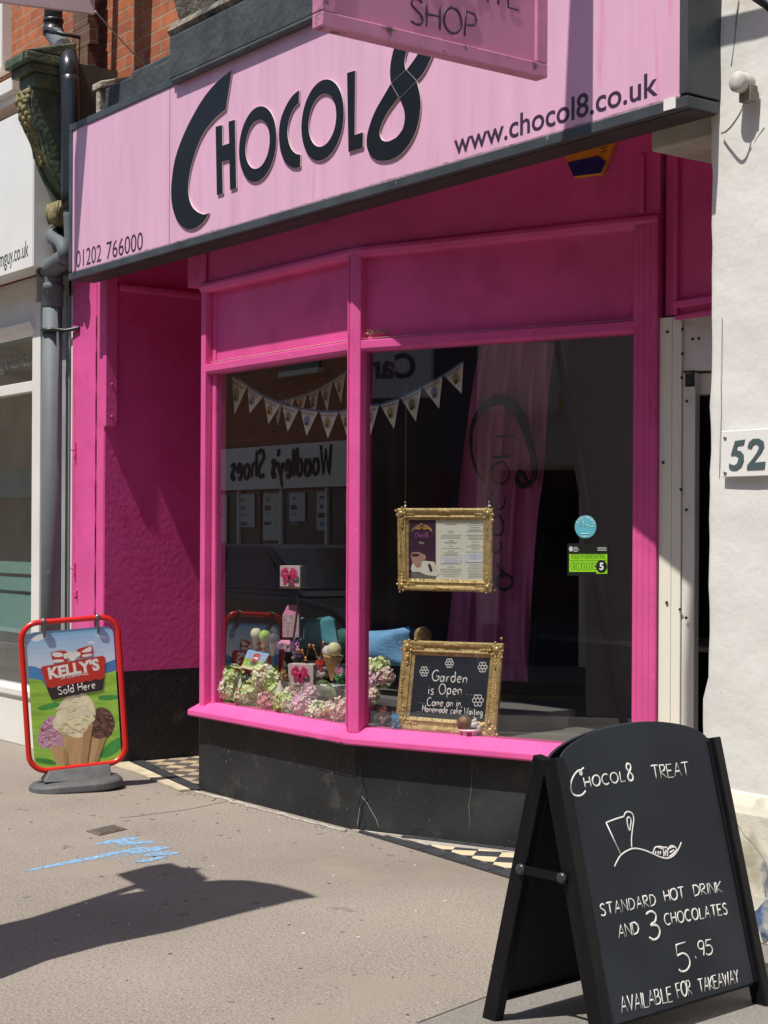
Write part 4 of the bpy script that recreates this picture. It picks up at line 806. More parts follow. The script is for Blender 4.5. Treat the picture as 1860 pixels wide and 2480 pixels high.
for pts, w0 in (([(150, 853), (300, 820), (430, 795), (560, 770), (700, 740), (830, 712)], .035), ([(552, 697), (640, 685), (720, 670), (795, 660)], .05), ([(680, 700), (760, 690), (885, 685)], .055), ([(735, 752), (820, 735), (900, 722), (965, 716)], .06), ([(840, 765), (920, 752), (1028, 750)], .05), ([(775, 802), (850, 790), (960, 768)], .03)):
    L_, Rr = wob(pts, w0); h_ += .0002
    n_ = len(L_); m.add([p+UP*h_ for p in L_]+[p+UP*h_ for p in Rr], [(i, i+1, n_+i+1, n_+i) for i in range(n_-1)])
rr = random.Random(12)
for k in range(120):
    c_ = PZ(*zG(rr.gauss(790, 110), rr.gauss(735, 38)), .0007); r_ = rr.uniform(.004, .012); m.add([c_+V((r_*math.cos(a_), r_*math.sin(a_), 0)) for a_ in (0, 1.05, 2.1, 3.14, 4.2, 5.2)], [(0, 1, 2, 3, 4, 5)])
tag(m.build('sprayed_utility_mark', BLUEP), 'light blue sprayed utility marks on the pavement beside the small cover', 'pavement mark')
m = MB(); cr = [PZ(*zG(x, y), .001) for x, y in ((690, 545), (780, 538), (900, 522), (1010, 508), (1120, 490), (1220, 468), (1300, 452), (1390, 436))]
m.tube(smooth(cr, 4), .0035, 4, flat=UP); m.tube([p+UP*.001 for p in pa], .004, 4, flat=UP)
o = m.build('pavement_crack', flat('tarmac_crack', (.10, .088, .075), .95)); tag(o, kind='structure')
m = MB(); rr = random.Random(21)
for k in range(110):
    x, y = rr.uniform(-9, -3.2), rr.uniform(2.6, 5.0); r_ = rr.uniform(.003, .011); a0 = rr.uniform(0, 6)
    p = [V((x+r_*rr.uniform(.5, 1.2)*math.cos(a0+i*1.26), y+r_*rr.uniform(.5, 1.2)*math.sin(a0+i*1.26), .0005)) for i in range(5)]; m.prism(p, UP*.0025, rr.randint(0, 1))
for k in range(60):
    x, y = rr.uniform(-9.5, -3.2), rr.uniform(2.6, 4.9); r_ = rr.uniform(.010, .024); p = [V((x+r_*rr.uniform(.8, 1.15)*math.cos(i*.628), y+r_*rr.uniform(.8, 1.15)*math.sin(i*.628), .0003)) for i in range(10)]; m.prism(p, UP*.0006, 2)
for k in range(90):
    t_ = rr.random(); p0 = P0.lerp(P1, t_) if rr.random() < .6 else P1.lerp(PE, t_); x, y = p0.x, p0.y-.05-abs(rr.gauss(0, .05)); r_ = rr.uniform(.003, .010); p = [V((x+r_*rr.uniform(.5, 1.2)*math.cos(i*1.26), y+r_*rr.uniform(.5, 1.2)*math.sin(i*1.26), .0005)) for i in range(5)]; m.prism(p, UP*.003, rr.randint(0, 2))
o = m.build('pavement_grit', [flat('pale_grit', (.55, .52, .46), .9), flat('dark_grit', (.12, .105, .09), .9), flat('old_gum_spot', (.165, .145, .122), .9)]); tag(o, 'pale and dark grit scattered over the pavement', 'grit', kind='stuff')

# ============================================================ SWING SIGN (ice cream)
cK = PZ(184, 1910); e0 = V((.287, .955, 0)).normalized(); nK = V((e0.y, -e0.x, 0)); tl_ = R_(4.0)
eK = e0*math.cos(tl_)+UP*math.sin(tl_); uK = UP*math.cos(tl_)-e0*math.sin(tl_)
mK = PP(*zK(682, 980), cK, nK)                      # centre of the frame
ks = thing('pavement_swing_sign', 'red framed swing sign advertising ice cream on a grey moulded base', 'pavement sign', cK)
def kl(x, y): d = PP(*zK(x, y), cK, nK)-mK; return d.dot(eK), d.dot(uK)
def kw(s_, t_, h=0, f=1): return mK+eK*(s_*f)+uK*t_+nK*(h*f)
hw = (kl(1262, 980)[0]-kl(101, 980)[0])/2; hh = (kl(620, 105)[1]-kl(700, 1856)[1])/2; cr_ = hw*.36
def rrect(hw, hh, r, n=8): 
    o = []
    for cx_, cy_, a0 in ((hw-r, hh-r, 0), (-hw+r, hh-r, 90), (-hw+r, -hh+r, 180), (hw-r, -hh+r, 270)): o += [(cx_+r*math.cos(R_(a0+90*i/n)), cy_+r*math.sin(R_(a0+90*i/n))) for i in range(n+1)]
    return o
m = MB(); m.tube([kw(*p) for p in rrect(hw, hh, cr_)], .018, 12, closed=True); m.build('tube_frame', REDT, ks)
pw_, ph_, po = hw*.895, hh*.925, -hh*.052
pan = [(x, y+po) for x, y in rrect(pw_, ph_, .055, 6)]
m = MB(); m.prism([kw(x, y, -.004) for x, y in pan], nK*.008); kp = m.build('sign_panel', PLATE, ks)
SKY = flat('print_sky_blue', (.24, .47, .74), .25, .04, 3); SKYL = flat('print_sky_pale', (.62, .72, .80), .25, .05, 6); CLD = flat('print_cloud_white', (.74, .77, .80), .25)
HILL = flat('print_blue_hill', (.07, .22, .50), .25, .2, 8); GRS = M('print_grass_green', (.30, .54, .065), .25, .22, 5, stretch=(1, 1, 5)); GRS2 = M('print_grass_shade', (.06, .30, .06), .25, .3, 6)
KRED = flat('print_logo_red', (.52, .035, .025), .25); KBLK = flat('print_dark_plum', (.035, .022, .03), .25); KWHT = flat('print_white', (.76, .75, .72), .25)
VAN = M('print_vanilla', (.80, .74, .50), .3, .12, 26); STR = M('print_strawberry', (.55, .31, .42), .3, .18, 30); CHO = M('print_chocolate', (.15, .075, .055), .3, .4, 34); CON = M('print_cone', (.56, .35, .17), .3, .12, 9, stretch=(8, 8, 1)); CONS = M('print_cone_rim', (.42, .24, .10), .3, .2, 9)
KM = [SKY, SKYL, CLD, HILL, GRS, GRS2, KRED, KBLK, KWHT, VAN, STR, CHO, CON, CONS]+[flat('print_sky_step_%d' % i, tuple(a+(b-a)*(i+1)/7 for a, b in zip((.25, .48, .75), (.66, .73, .82))), .25, .03, 6) for i in range(7)]+[flat('print_vanilla_deep', (.62, .52, .22), .3, .2, 30), flat('print_vanilla_light', (.78, .74, .58), .3), flat('print_strawberry_light', (.68, .48, .58), .3), flat('print_strawberry_deep', (.40, .12, .22), .3), flat('print_chocolate_deep', (.07, .03, .022), .3), flat('print_chocolate_light', (.27, .15, .11), .3), flat('print_cone_shade', (.44, .26, .12), .3)]
def kelly_side(f):
    art = MB(); lay = [0]
    def poly(pts, mi, sub=0, raw=False, clipit=True):
        lay[0] += 1; P = pts if raw else [kl(*p) for p in pts]
        if sub: P = [(p.x, p.y) for p in smooth_loop([V((a, b, 0)) for a, b in P], sub)]
        if clipit: P = clip(P, pan)
        if len(P) > 2: art.prism([kw(x, y, .0041+.00003*lay[0], f) for x, y in P], nK*(.00002*f), mi)
    poly([(x, y) for x, y in pan], 0, raw=True)
    for i in range(7): poly([(-.5, .36-.035*i), (.5, .38-.035*i), (.5, -.5), (-.5, -.5)], 14+i, raw=True)
    poly([(175, 330), (230, 290), (300, 270), (360, 290), (340, 320), (260, 355), (200, 360)], 2, 3)
    poly([(830, 380), (880, 360), (935, 365), (900, 385)], 2, 3); poly([(920, 280), (990, 290), (1090, 320), (1010, 320)], 2, 3)
    poly([(120, 650), (220, 660), (300, 690), (420, 740), (700, 760), (1000, 650), (1100, 600), (1200, 560), (1200, 900), (120, 900)], 3)
    poly([(120, 800), (240, 812), (400, 840), (700, 810), (1000, 755), (1200, 700), (1300, 1900), (120, 1900)], 4)
    for pts in ([(250, 1150), (420, 1090), (520, 1110), (420, 1160), (300, 1180)], [(980, 1010), (1180, 1000), (1190, 1050), (1000, 1060)], [(980, 1720), (1090, 1580), (1230, 1500), (1230, 1640), (1080, 1740)], [(240, 1750), (420, 1770), (460, 1830), (250, 1800)]): poly(pts, 5, 3)
    # cones
    poly([(385, 1600), (430, 1570), (540, 1600), (610, 1810), (480, 1830)], 12); poly([(1060, 1490), (885, 1440), (830, 1800), (960, 1790)], 12)
    poly([(880, 1445), (905, 1450), (850, 1800), (825, 1800)], 13)
    poly([(470, 1245), (380, 1265), (300, 1340), (262, 1450), (243, 1520), (258, 1590), (300, 1625), (350, 1630), (395, 1635), (450, 1600), (520, 1605), (560, 1580), (570, 1400)], 10, 3)
    for cx_, cy_ in ((380, 1295), (300, 1420), (380, 1530), (480, 1420), (430, 1470), (300, 1560)): poly([(cx_-14, cy_), (cx_+4, cy_-13), (cx_+20, cy_+2), (cx_+2, cy_+13)], 6, 2)
    poly([(940, 1170), (985, 1145), (1040, 1150), (1110, 1190), (1160, 1290), (1165, 1370), (1120, 1470), (1060, 1525), (980, 1520), (900, 1490), (870, 1400), (880, 1250)], 11, 3)
    poly([(515, 1390), (905, 1330), (835, 1810), (615, 1830)], 12)
    poly([(560, 1050), (490, 1150), (462, 1260), (425, 1310), (440, 1380), (500, 1430), (570, 1440), (640, 1490), (720, 1505), (790, 1490), (835, 1440), (850, 1360), (900, 1320), (938, 1270), (925, 1130), (870, 1030), (790, 980), (690, 975), (620, 1000)], 9, 3)
    rq = random.Random(77)
    for cx_, cy_, rx_, ry_, n_, mm in ((660, 1200, 190, 170, 34, (21, 22, 22)), (640, 1400, 170, 70, 16, (21, 21, 22)), (380, 1440, 90, 140, 22, (23, 23, 24)), (1020, 1330, 115, 150, 34, (25, 26, 25))):
        for k in range(n_):
            a = rq.uniform(0, 6.28); q_ = math.sqrt(rq.random()); px_, py_ = cx_+rx_*q_*math.cos(a), cy_+ry_*q_*math.sin(a); L_ = rq.uniform(18, 60); b = rq.uniform(-.6, .9); t_ = rq.uniform(4, 11)
            poly([(px_-L_*math.cos(b), py_-L_*math.sin(b)), (px_, py_-t_), (px_+L_*math.cos(b), py_+L_*math.sin(b)), (px_, py_+t_)], rq.choice(mm), 2)
    poly([(790, 1440), (905, 1345), (835, 1810), (770, 1815)], 27); poly([(560, 1640), (590, 1640), (612, 1815), (560, 1820)], 27); poly([(980, 1530), (1060, 1490), (960, 1790), (920, 1790)], 27)
    # badge
    poly([(275, 770), (380, 940), (430, 1050), (460, 1045), (340, 760)], 3)
    poly([(350, 900), (1010, 780), (1040, 800), (1025, 930), (985, 945), (740, 985), (430, 1055), (405, 1035)], 7)
    poly([(670, 985), (755, 968), (740, 995), (690, 1000)], 7)
    sc = [(283, 690), (300, 660), (1020, 530), (1055, 555), (1040, 790)]
    for i in range(6):
        x0_, x1_ = 1040-i*112, 1040-(i+1)*112; yb2 = 790+i*20
        sc += [(x0_-25, yb2+14), ((x0_+x1_)/2, yb2+26), (x1_+25, yb2+20), (x1_+5, yb2+14)]
    sc += [(355, 895)]; poly(sc, 6)
    # cows and heart above the badge
    poly([(400, 495), (500, 470), (570, 470), (615, 500), (590, 560), (610, 600), (520, 610), (435, 620), (420, 560)], 6); poly([(695, 480), (740, 445), (830, 420), (890, 408), (905, 430), (900, 530), (760, 555), (720, 520)], 6)
    for pts in ([(415, 500), (500, 490), (550, 510), (540, 540), (450, 545)], [(560, 510), (610, 500), (600, 560), (560, 560)], [(440, 580), (540, 575), (560, 600), (440, 612)], [(770, 480), (860, 425), (890, 430), (880, 480), (800, 490)], [(700, 490), (755, 490), (750, 530), (715, 540)], [(780, 520), (880, 505), (890, 528), (790, 545)]): poly(pts, 8, 2)
    poly([(660, 595), (610, 550), (600, 500), (630, 478), (662, 495), (695, 472), (728, 492), (722, 545)], 8, 3)
    h0 = .0041+.00003*(lay[0]+3)
    def ktext(s, a_, b_, hgt, bold, mi, serif=False):
        (x0_, y0_), (x1_, y1_) = kl(*a_), kl(*b_)
        if f < 0: pa_, pb_ = kw(x0_, y0_, h0, f), kw(x1_, y1_, h0, f)
        else: pa_, pb_ = kw(x0_, y0_, h0, f), kw(x1_, y1_, h0, f)
        text_mb(art, s, pa_, pb_-pa_, nK*f, hgt, width=(pb_-pa_).length, bold=bold, m=mi, lift=.0002)
    ktext("KELLY'S", (385, 805), (990, 690), .070, .045, 8); ktext('OF CORNWALL', (525, 812), (860, 752), .018, .01, 8)
    (x0_, y0_), (x1_, y1_) = kl(500, 995), kl(935, 915)
    chalk(art, 'Sold Here', kw(x0_, y0_, h0, f), kw(x1_, y1_, h0, f), nK*f, .048, .0032, m=8)
    return art
kelly_side(1).build('printed_advert', KM, kp); kelly_side(-1).build('printed_advert', KM, kp)
for s_ in (-.16, .175):
    m = MB(); m.tube([kw(s_, hh+.012, .02), kw(s_, hh-.02, .024), kw(s_, ph_+po-.02, .012), kw(s_, ph_+po-.035, 0), kw(s_, ph_+po-.02, -.012), kw(s_, hh, -.024), kw(s_, hh+.02, 0), kw(s_, hh+.012, .02)], .009, 8)
    m.lathe([(.018, 0), (.018, .006), (.008, .01)], kw(s_, hh+.004, .026), 12, nK); m.build('hanging_clip', flat('clip_steel', (.2, .17, .17), .35, .1, metal=.5), ks)
m = MB()
def stad(a, b, z, k=1.0): return [cK+e0*(a*math.copysign(abs(math.cos(t))**.6, math.cos(t)))+nK*(b*math.copysign(abs(math.sin(t))**.8, math.sin(t)))+UP*(z+.02*math.cos(t)) for t in [2*math.pi*i/40 for i in range(40)]]
lv = [stad(.285, .19, .0), stad(.29, .195, .012), stad(.285, .19, .045), stad(.265, .17, .058), stad(.235, .12, .064), stad(.22, .10, .066)]
vs = [p for l in lv for p in l]; m.add(vs, [(i*40+j, i*40+(j+1) % 40, (i+1)*40+(j+1) % 40, (i+1)*40+j) for i in range(5) for j in range(40)]+[tuple(range(40))[::-1], tuple(range(200, 240))], 0)
ct = mK-uK*(hh+.005)
m.add([cK+e0*a+nK*b+UP*.06 for a, b in ((-.21, -.09), (.21, -.09), (.21, .09), (-.21, .09))]+[ct+e0*a+nK*b+UP*.004+UP*a*.07 for a, b in ((-.19, -.035), (.19, -.035), (.19, .035), (-.19, .035))], [(0, 1, 5, 4), (1, 2, 6, 5), (2, 3, 7, 6), (3, 0, 4, 7), (4, 5, 6, 7), (0, 3, 2, 1)])
m.build('moulded_base', RUB, ks, bevel=.006)

# ============================================================ A-BOARD
bB = V((-4.024, 3.446, 0)); eA = V((math.cos(R_(95)), math.sin(R_(95)), 0)); sA = V((eA.y, -eA.x, 0)); SP, ZT, WA = .44, .875, .86
ab = thing('chalkboard_a_board', 'black arched chalkboard A-board with white handwritten treat offer standing in front of the shop', 'pavement sign', bB+sA*SP/2+eA*WA/2)
apx = bB+sA*SP/2+UP*ZT
dF = (apx-(bB+sA*SP)).normalized(); dB = (apx-bB).normalized()          # up along front / back leaves
nFb = eA.cross(dF).normalized(); nFb = nFb if nFb.dot(sA) > 0 else -nFb
nBb = eA.cross(dB).normalized(); nBb = nBb if nBb.dot(sA) < 0 else -nBb
Lg = (apx-bB).length; lw_, lt_ = .040, .03
def leaf(foot, d, n, nm, front):
    f0 = foot
    for k in (0, 1):
        m_ = MB(); c_ = f0+eA*(lw_/2 if k == 0 else WA-lw_/2)+d*(Lg/2)+n*.022; m_.obox(c_, eA*lw_/2, d*(Lg/2+.01), n*lt_); m_.build('leg', FRAMEB, ab, bevel=.004)
    # arched board
    hb = Lg-.075; bs = f0+eA*lw_+d*.075+n*.026; ww = WA-2*lw_
    pts = [bs, bs+eA*ww]+[bs+eA*(ww/2+ww/2*math.cos(R_(a)))+d*(hb-.012+.105*math.sin(R_(a))) for a in range(0, 181, 9)]
    m_ = MB(); m_.prism([p-n*.004 for p in pts], n*.010); b_ = m_.build('chalkboard', CHALKB, ab, bevel=.002)
    m_ = MB(); m_.obox(bs+eA*ww/2-d*.004-n*.012, eA*ww/2, d*.004, n*.014)
    for k in (0, 1): m_.obox(bs+eA*(.009 if k == 0 else ww-.009)+d*hb/2+n*.008, eA*.009, d*hb/2, n*.006)
    m_.build('board_rail', FRAMEB, ab, bevel=.003); return b_
fb_ = leaf(bB+sA*SP, dF, nFb, 'f', True); leaf(bB, dB, nBb, 'b', False)
for k in (0, 1):
    a_ = bB.lerp(apx, .60)+eA*(-.008 if k == 0 else WA+.008); b_ = (bB+sA*SP).lerp(apx, .60)+eA*(-.008 if k == 0 else WA+.008)
    m = MB(); m.obox((a_+b_)/2, (b_-a_)/2*1.12, UP*.014, eA*.004); m.build('stay', FRAMEB, ab, bevel=.002)
    m = MB()
    for p in (a_, b_): m = MB(); m.lathe([(.018, -.004), (.018, .008), (.010, .012)], p, 12, -eA if k == 0 else eA); m.build('bolt', M('black_bolt', (.035, .035, .038), .3), ab)
for x in (.005, WA-.045): m = MB(); m.tube([apx+eA*x-UP*.025, apx+eA*(x+.04)-UP*.025], .016, 10); m.build('hinge', FRAMEB, ab)
qA = Pl(bB+sA*SP+eA*.1+nFb*.0322, nFb); m = MB()
def ck(s, p0, p1, h, r=.0030, **k):
    a_, b_ = qA(*zF(*p0)), qA(*zF(*p1))
    for (a2, b2, wd) in word_split(s, a_, b_, k.get('gap', .2)):
        mm = MB(); chalk(mm, wd, a2, b2, nFb, h, r, **k); mm.build('handwriting', CHALK, fb_)
def cs(pts, r=.0027, sub=4): stroke(m, [qA(*zF(*p))+nFb*.0006 for p in pts], r, nFb, 0, sub)
cs([(572, 812), (560, 822), (550, 838), (556, 852), (562, 840), (552, 825), (530, 838), (508, 875), (500, 920), (512, 955), (540, 966), (565, 958), (582, 938)], .0032)
ck('HOCOL', (582, 922), (800, 885), .034); ck('8', (816, 884), (845, 880), .056, .0034); ck('TREAT', (950, 875), (1152, 850), .044, gap=.12)
cs([(775, 1288), (694, 1112)], sub=1); cs([(694, 1112), (740, 1094), (792, 1078)]); cs([(792, 1078), (798, 1060), (815, 1052), (838, 1064), (845, 1095), (838, 1150), (833, 1200), (834, 1250)]); cs([(808, 1090), (818, 1082), (830, 1096), (828, 1125), (822, 1155), (812, 1125), (808, 1090)])
cs([(740, 1352), (755, 1320), (775, 1290), (810, 1265), (850, 1253), (900, 1262), (950, 1282), (990, 1300), (1030, 1307), (1065, 1290), (1090, 1255), (1105, 1220)])
cs([(950, 1280), (958, 1255), (970, 1245), (1000, 1255), (1008, 1262), (1010, 1300)]); cs([(970, 1245), (985, 1243), (1010, 1248), (1028, 1252), (1030, 1300)]); cs([(1030, 1262), (1045, 1250), (1072, 1246), (1076, 1268), (1040, 1298)]); cs([(1036, 1250), (1048, 1240), (1062, 1240), (1070, 1248)])
for x in (966, 980, 992): cs([(x, 1268), (x-3, 1288)], sub=1)
cs([(1018, 1262), (1022, 1270), (1016, 1280), (1022, 1292)], .003); cs([(1042, 1275), (1066, 1262)], .003, 1)
ck('STANDARD', (668, 1622), (968, 1562), .036); ck('HOT', (1018, 1545), (1125, 1522), .036, gap=.12); ck('DRINK', (1178, 1515), (1328, 1490), .036, gap=.14)
ck('AND', (765, 1742), (878, 1718), .038, gap=.14); ck('3', (932, 1752), (992, 1740), .088, .0036); ck('CHOCOLATES', (1018, 1672), (1358, 1612), .036)
ck('5', (1095, 1928), (1160, 1912), .088, .0036); ck('.', (1182, 1850), (1186, 1849), .006, .0045); ck('95', (1202, 1842), (1278, 1832), .048, gap=.12)
ck('AVAILABLE', (780, 2150), (1058, 2088), .046, gap=.12); ck('FOR', (1088, 2072), (1166, 2050), .046, gap=.12); ck('TAKEAWAY', (1205, 2042), (1422, 1985), .042, gap=.1)
m.build('chalk_drawing', CHALK, fb_)

# ============================================================ THINGS ON THE PAVEMENT BEHIND THE CAMERA'S LEFT EDGE (unseen, guessed and shaped to cast the ground shadow)
YS = 1.95
def lift(u, v):
    gp = PZ(u, v); s_ = (gp.y-YS)/SUNL.y; return V((gp.x-SUNL.x*s_, YS, -SUNL.z*s_))
out = [lift(*p) for p in ((771, 2173), (735, 2158), (670, 2142), (600, 2132), (540, 2131), (498, 2134), (401, 2149), (320, 2162), (236, 2176), (143, 2208), (60, 2226), (0, 2240))]
inn = [lift(*p) for p in ((0, 2368), (105, 2326), (253, 2286), (422, 2252), (591, 2208), (700, 2182))]
bl = V((out[-1].x+.02, YS, .3)); br_ = V((inn[0].x-.02, YS, .3))
fl = thing('shadow_caster_flag', 'unseen round topped flag shape by the kerb, added to cast the long pavement shadow', 'flag', (bl.x+.3, YS, 0))
m = MB(); m.prism(out+[bl, br_]+inn, V((0, -.008, 0))); m.build('flag_cloth', flat('grey_flag_cloth', (.42, .43, .46), .8), fl)
m = MB(); m.tube([(br_.x, YS, 0)]+[V((p.x, YS, p.z)) for p in inn], .014, 8); m.build('flag_pole', FRAMEB, fl); m = MB(); m.lathe([(.28, 0), (.28, .03), (.05, .07)], (br_.x, YS, 0), 24); m.build('flag_base', RUB, fl)
a_ = lift(*zG(350, 1080)); b_ = lift(*zG(895, 903)); d_ = (b_-a_).normalized(); f0 = a_-d_*(a_.z/d_.z)
sp_ = thing('shadow_caster_post', 'unseen leaning post with a boxy head by the flag, added to cast its shadow', 'post', f0)  # added post, its outline traced back along the sun from the shadow
m = MB(); m.tube([f0, b_+d_*.1], .032, 10); m.build('post', flat('shadow_caster_grey', (.38, .39, .41), .8), sp_)
m = MB(); m.prism([lift(*zG(x, y)) for x, y in ((795, 855), (980, 805), (1050, 832), (1160, 835), (1130, 850), (1195, 895), (1150, 930), (950, 945), (885, 900))], V((0, -.12, 0))); m.build('box_head', MATS['shadow_caster_grey'], sp_)

# ============================================================ WINDOW DISPLAY
W7 = lambda x, y, Y: PY(*z7(x, y), Y)
BZ = .547
# --- bunting
FLG = flat('cream_bunting_cloth', (.80, .78, .69), .85, .05); FBL = flat('blue_bunting_tape', (.20, .36, .58), .8)
HUT = [flat('hut_print_green', (.22, .30, .13), .8), flat('hut_print_blue', (.22, .33, .50), .8), flat('hut_print_ochre', (.42, .33, .10), .8)]; INK = flat('bunting_ink', (.06, .06, .055), .8)
def bunting(name, label, flags, Y, slope=0):
    root = thing('bunting', label, 'bunting', PY(*z6(*flags[0][0]), Y), 'strings of beach hut bunting')
    tape = MB(); tp = []
    for k, (a, b, t) in enumerate(flags):
        yy = Y+slope*k; A, B, T = PY(*z6(*a), yy), PY(*z6(*b), yy), PY(*z6(*t), yy); C = (A+B)/2; n_ = V((.25, -.97, 0)).normalized()
        m_ = MB(); bow = n_*.008
        m_.add([A, B, T, C+(T-C)*.4+bow, A+n_*-.002, B+n_*-.002, T+n_*-.002], [(0, 1, 3), (1, 2, 3), (2, 0, 3), (4, 6, 5), (0, 4, 5, 1), (1, 5, 6, 2), (2, 6, 4, 0)], 0)
        D = T-C; X = (B-A); P = lambda s_, d_: C+D*d_+X*s_+n_*.0115
        hm = 1+k % 3
        m_.prism([P(-.13, .36), P(.13, .36), P(.13, .60), P(-.13, .60)], n_*.001, hm); m_.prism([P(-.17, .36), P(0, .22), P(.17, .36)], n_*.0015, hm)
        m_.prism([P(-.05, .45), P(.05, .45), P(.05, .6), P(-.05, .6)], n_*.002, 4)
        for i in range(6): s0 = -.36+.13*i; m_.prism([P(s0, .12), P(s0+.08, .12), P(s0+.04, .19)], n_*.001, 4)
        m_.build('pennant', [FLG]+HUT+[INK], root); tp += [A, B]
    tape.tube(tp, .0075, 6, flat=V((.25, -.97, 0)).normalized()); tape.build('tape', FBL, root)
fa_ = [((240, 825), (328, 885), (255, 1052)), ((330, 890), (420, 945), (342, 1045)), ((424, 948), (520, 990), (450, 1106)), ((526, 990), (625, 1018), (560, 1150)), ((632, 1018), (735, 1032), (668, 1175)), ((742, 1034), (850, 1036), (790, 1190)), ((855, 1036), (940, 1022), (905, 1186)), ((1000, 1008), (1085, 996), (1036, 1168)), ((1090, 995), (1200, 960), (1170, 1135)), ((1208, 957), (1328, 898), (1295, 1090)), ((1335, 893), (1448, 832), (1428, 1018)), ((1455, 826), (1568, 750), (1558, 932))]
bunting('bunting', 'long nearer string of cream beach hut bunting sagging across both shop windows', fa_, 5.22, .022)
fb2 = [((190, 895), (238, 905), (197, 1025)), ((285, 925), (340, 938), (312, 1082)), ((350, 945), (408, 962), (375, 1103)), ((478, 975), (530, 975), (503, 1116)), ((536, 968), (600, 957), (565, 1060)), ((606, 955), (670, 935), (642, 1050)), ((677, 932), (740, 905), (712, 1075)), ((745, 902), (815, 862), (787, 1032)), ((822, 857), (890, 812), (866, 985)), ((897, 806), (960, 760), (940, 925))]
bunting('bunting', 'shorter string of cream bunting hanging behind in the left window only', fb2, 5.5)

# --- hydrangeas
HY = {'green': [(.68, .80, .38), (.82, .86, .58), (.52, .66, .24)], 'cream': [(.84, .85, .60), (.76, .82, .44), (.86, .84, .72)], 'pink': [(.76, .24, .38), (.84, .44, .54), (.64, .42, .34)], 'blush': [(.86, .64, .58), (.82, .76, .58), (.74, .44, .46)], 'mauve': [(.74, .34, .54), (.84, .54, .68), (.78, .64, .58)]}
LEAF = flat('fabric_leaf', (.13, .20, .07), .6, .25, 14)
def hydrangea(c, r, pal, label, seed):
    rr = random.Random(seed); t = thing('hydrangea_head', label, 'flower', c, 'silk hydrangea heads along the window ledge')
    m_ = MB(); mats = [flat('petal_%s_%d' % (pal, i), x, .7, .15, 30) for i, x in enumerate(HY[pal])]
    for k in range(78):
        z = 1-2*(k+.5)/78; a = k*2.39996+rr.uniform(-.3, .3); d = V((math.sqrt(1-z*z)*math.cos(a), math.sqrt(1-z*z)*math.sin(a), z*.92))
        d = (d+V((rr.uniform(-.2, .2), rr.uniform(-.2, .2), rr.uniform(-.2, .2)))).normalized(); p = c+d*r*rr.uniform(.72, 1.06)
        h_ = d.cross(V((rr.uniform(-1, 1), rr.uniform(-1, 1), rr.uniform(-1, 1)))).normalized(); g_ = d.cross(h_); s_ = r*rr.uniform(.27, .38); mi = rr.choice((0, 0, 1, 1, 2))
        for q_ in range(4):
            u_ = h_*math.cos(q_*1.5708)+g_*math.sin(q_*1.5708); w_ = d.cross(u_)
            m_.add([p-d*s_*.15, p+u_*s_*.55+w_*s_*.42, p+u_*s_+d*s_*.22, p+u_*s_*.55-w_*s_*.42], [(0, 1, 2, 3)], mi)
    m_.build('petals', mats, t)
    m_ = MB(); m_.ball(c, r*.66, 8, 6, jit=.15); m_.build('flower_core', mats[2], t)
    m_ = MB()
    for k in range(2):
        a = rr.uniform(0, 6.28); d = V((math.cos(a), math.sin(a)*.5-.3, -.3)).normalized(); e_ = d.cross(UP).normalized()*r*.32; p = c+d*r*.6-UP*r*.3
        m_.add([p, p+d*r*.35+e_, p+d*r*.9-UP*r*.1, p+d*r*.35-e_, p+d*r*.45+UP*r*.1], [(0, 1, 4), (1, 2, 4), (2, 3, 4), (3, 0, 4)])
    m_.build('leaf', LEAF, t)
k7 = lambda r, Y: r*.31344*10.4/FPX*1.12
HL = [((262, 1395), 82, 'green', 5.22, 'lime green hydrangea head, highest at the left end of the ledge'), ((232, 1505), 80, 'cream', 5.19, 'cream green hydrangea in the bottom left corner of the window'),
      ((515, 1405), 88, 'cream', 5.25, 'cream hydrangea in front of the small ice cream card'), ((405, 1520), 78, 'green', 5.20, 'green hydrangea between the left corner bloom and the deep pink bloom'),
      ((330, 1560), 48, 'blush', 5.16, 'small peach pink hydrangea low beside the orange sweet bag'), ((535, 1600), 72, 'pink', 5.18, 'deep pink hydrangea in the middle of the left ledge'),
      ((668, 1600), 72, 'green', 5.17, 'pale green hydrangea under the white icing cone'), ((800, 1620), 78, 'mauve', 5.18, 'mauve pink hydrangea below the lower gift box'),
      ((862, 1530), 62, 'mauve', 5.28, 'smaller mauve hydrangea left of the big green leaf'), ((925, 1670), 70, 'cream', 5.17, 'cream green hydrangea low beside the upright wafer cone'),
      ((1105, 1660), 76, 'blush', 5.18, 'blush hydrangea against the window mullion on its left side'), ((1385, 1340), 78, 'green', 5.40, 'pale green hydrangea in front of the blue cushion'),
      ((1450, 1405), 58, 'blush', 5.40, 'blush hydrangea leaning right towards the gilt chalkboard'), ((1345, 1430), 62, 'mauve', 5.36, 'dusky pink hydrangea low against the mullion on its right side')]
HL += [((1290, 1600), 50, 'cream', 5.3, 'cream hydrangea almost hidden by the mullion above the dark red bag'), ((590, 1420), 55, 'cream', 5.30, 'cream hydrangea between the little cones and the lower gift box'), ((450, 1470), 62, 'cream', 5.23, 'cream hydrangea tucked behind the green bloom near the little advert card'), ((590, 1515), 58, 'green', 5.24, 'small lime hydrangea behind the white icing cone'), ((725, 1545), 60, 'blush', 5.24, 'blush hydrangea just under the lower gift box'),
       ((1010, 1655), 52, 'blush', 5.20, 'small blush hydrangea behind the upright wafer cone'), ((1340, 1545), 52, 'blush', 5.30, 'blush hydrangea above the dark red sweet bag'), ((170, 1450), 60, 'cream', 5.16, 'pale cream hydrangea squeezed against the left window post')]
for i, (c, r, pal, Y, lab) in enumerate(HL): hydrangea(W7(*c, Y), k7(r, Y), pal, lab, 100+i)
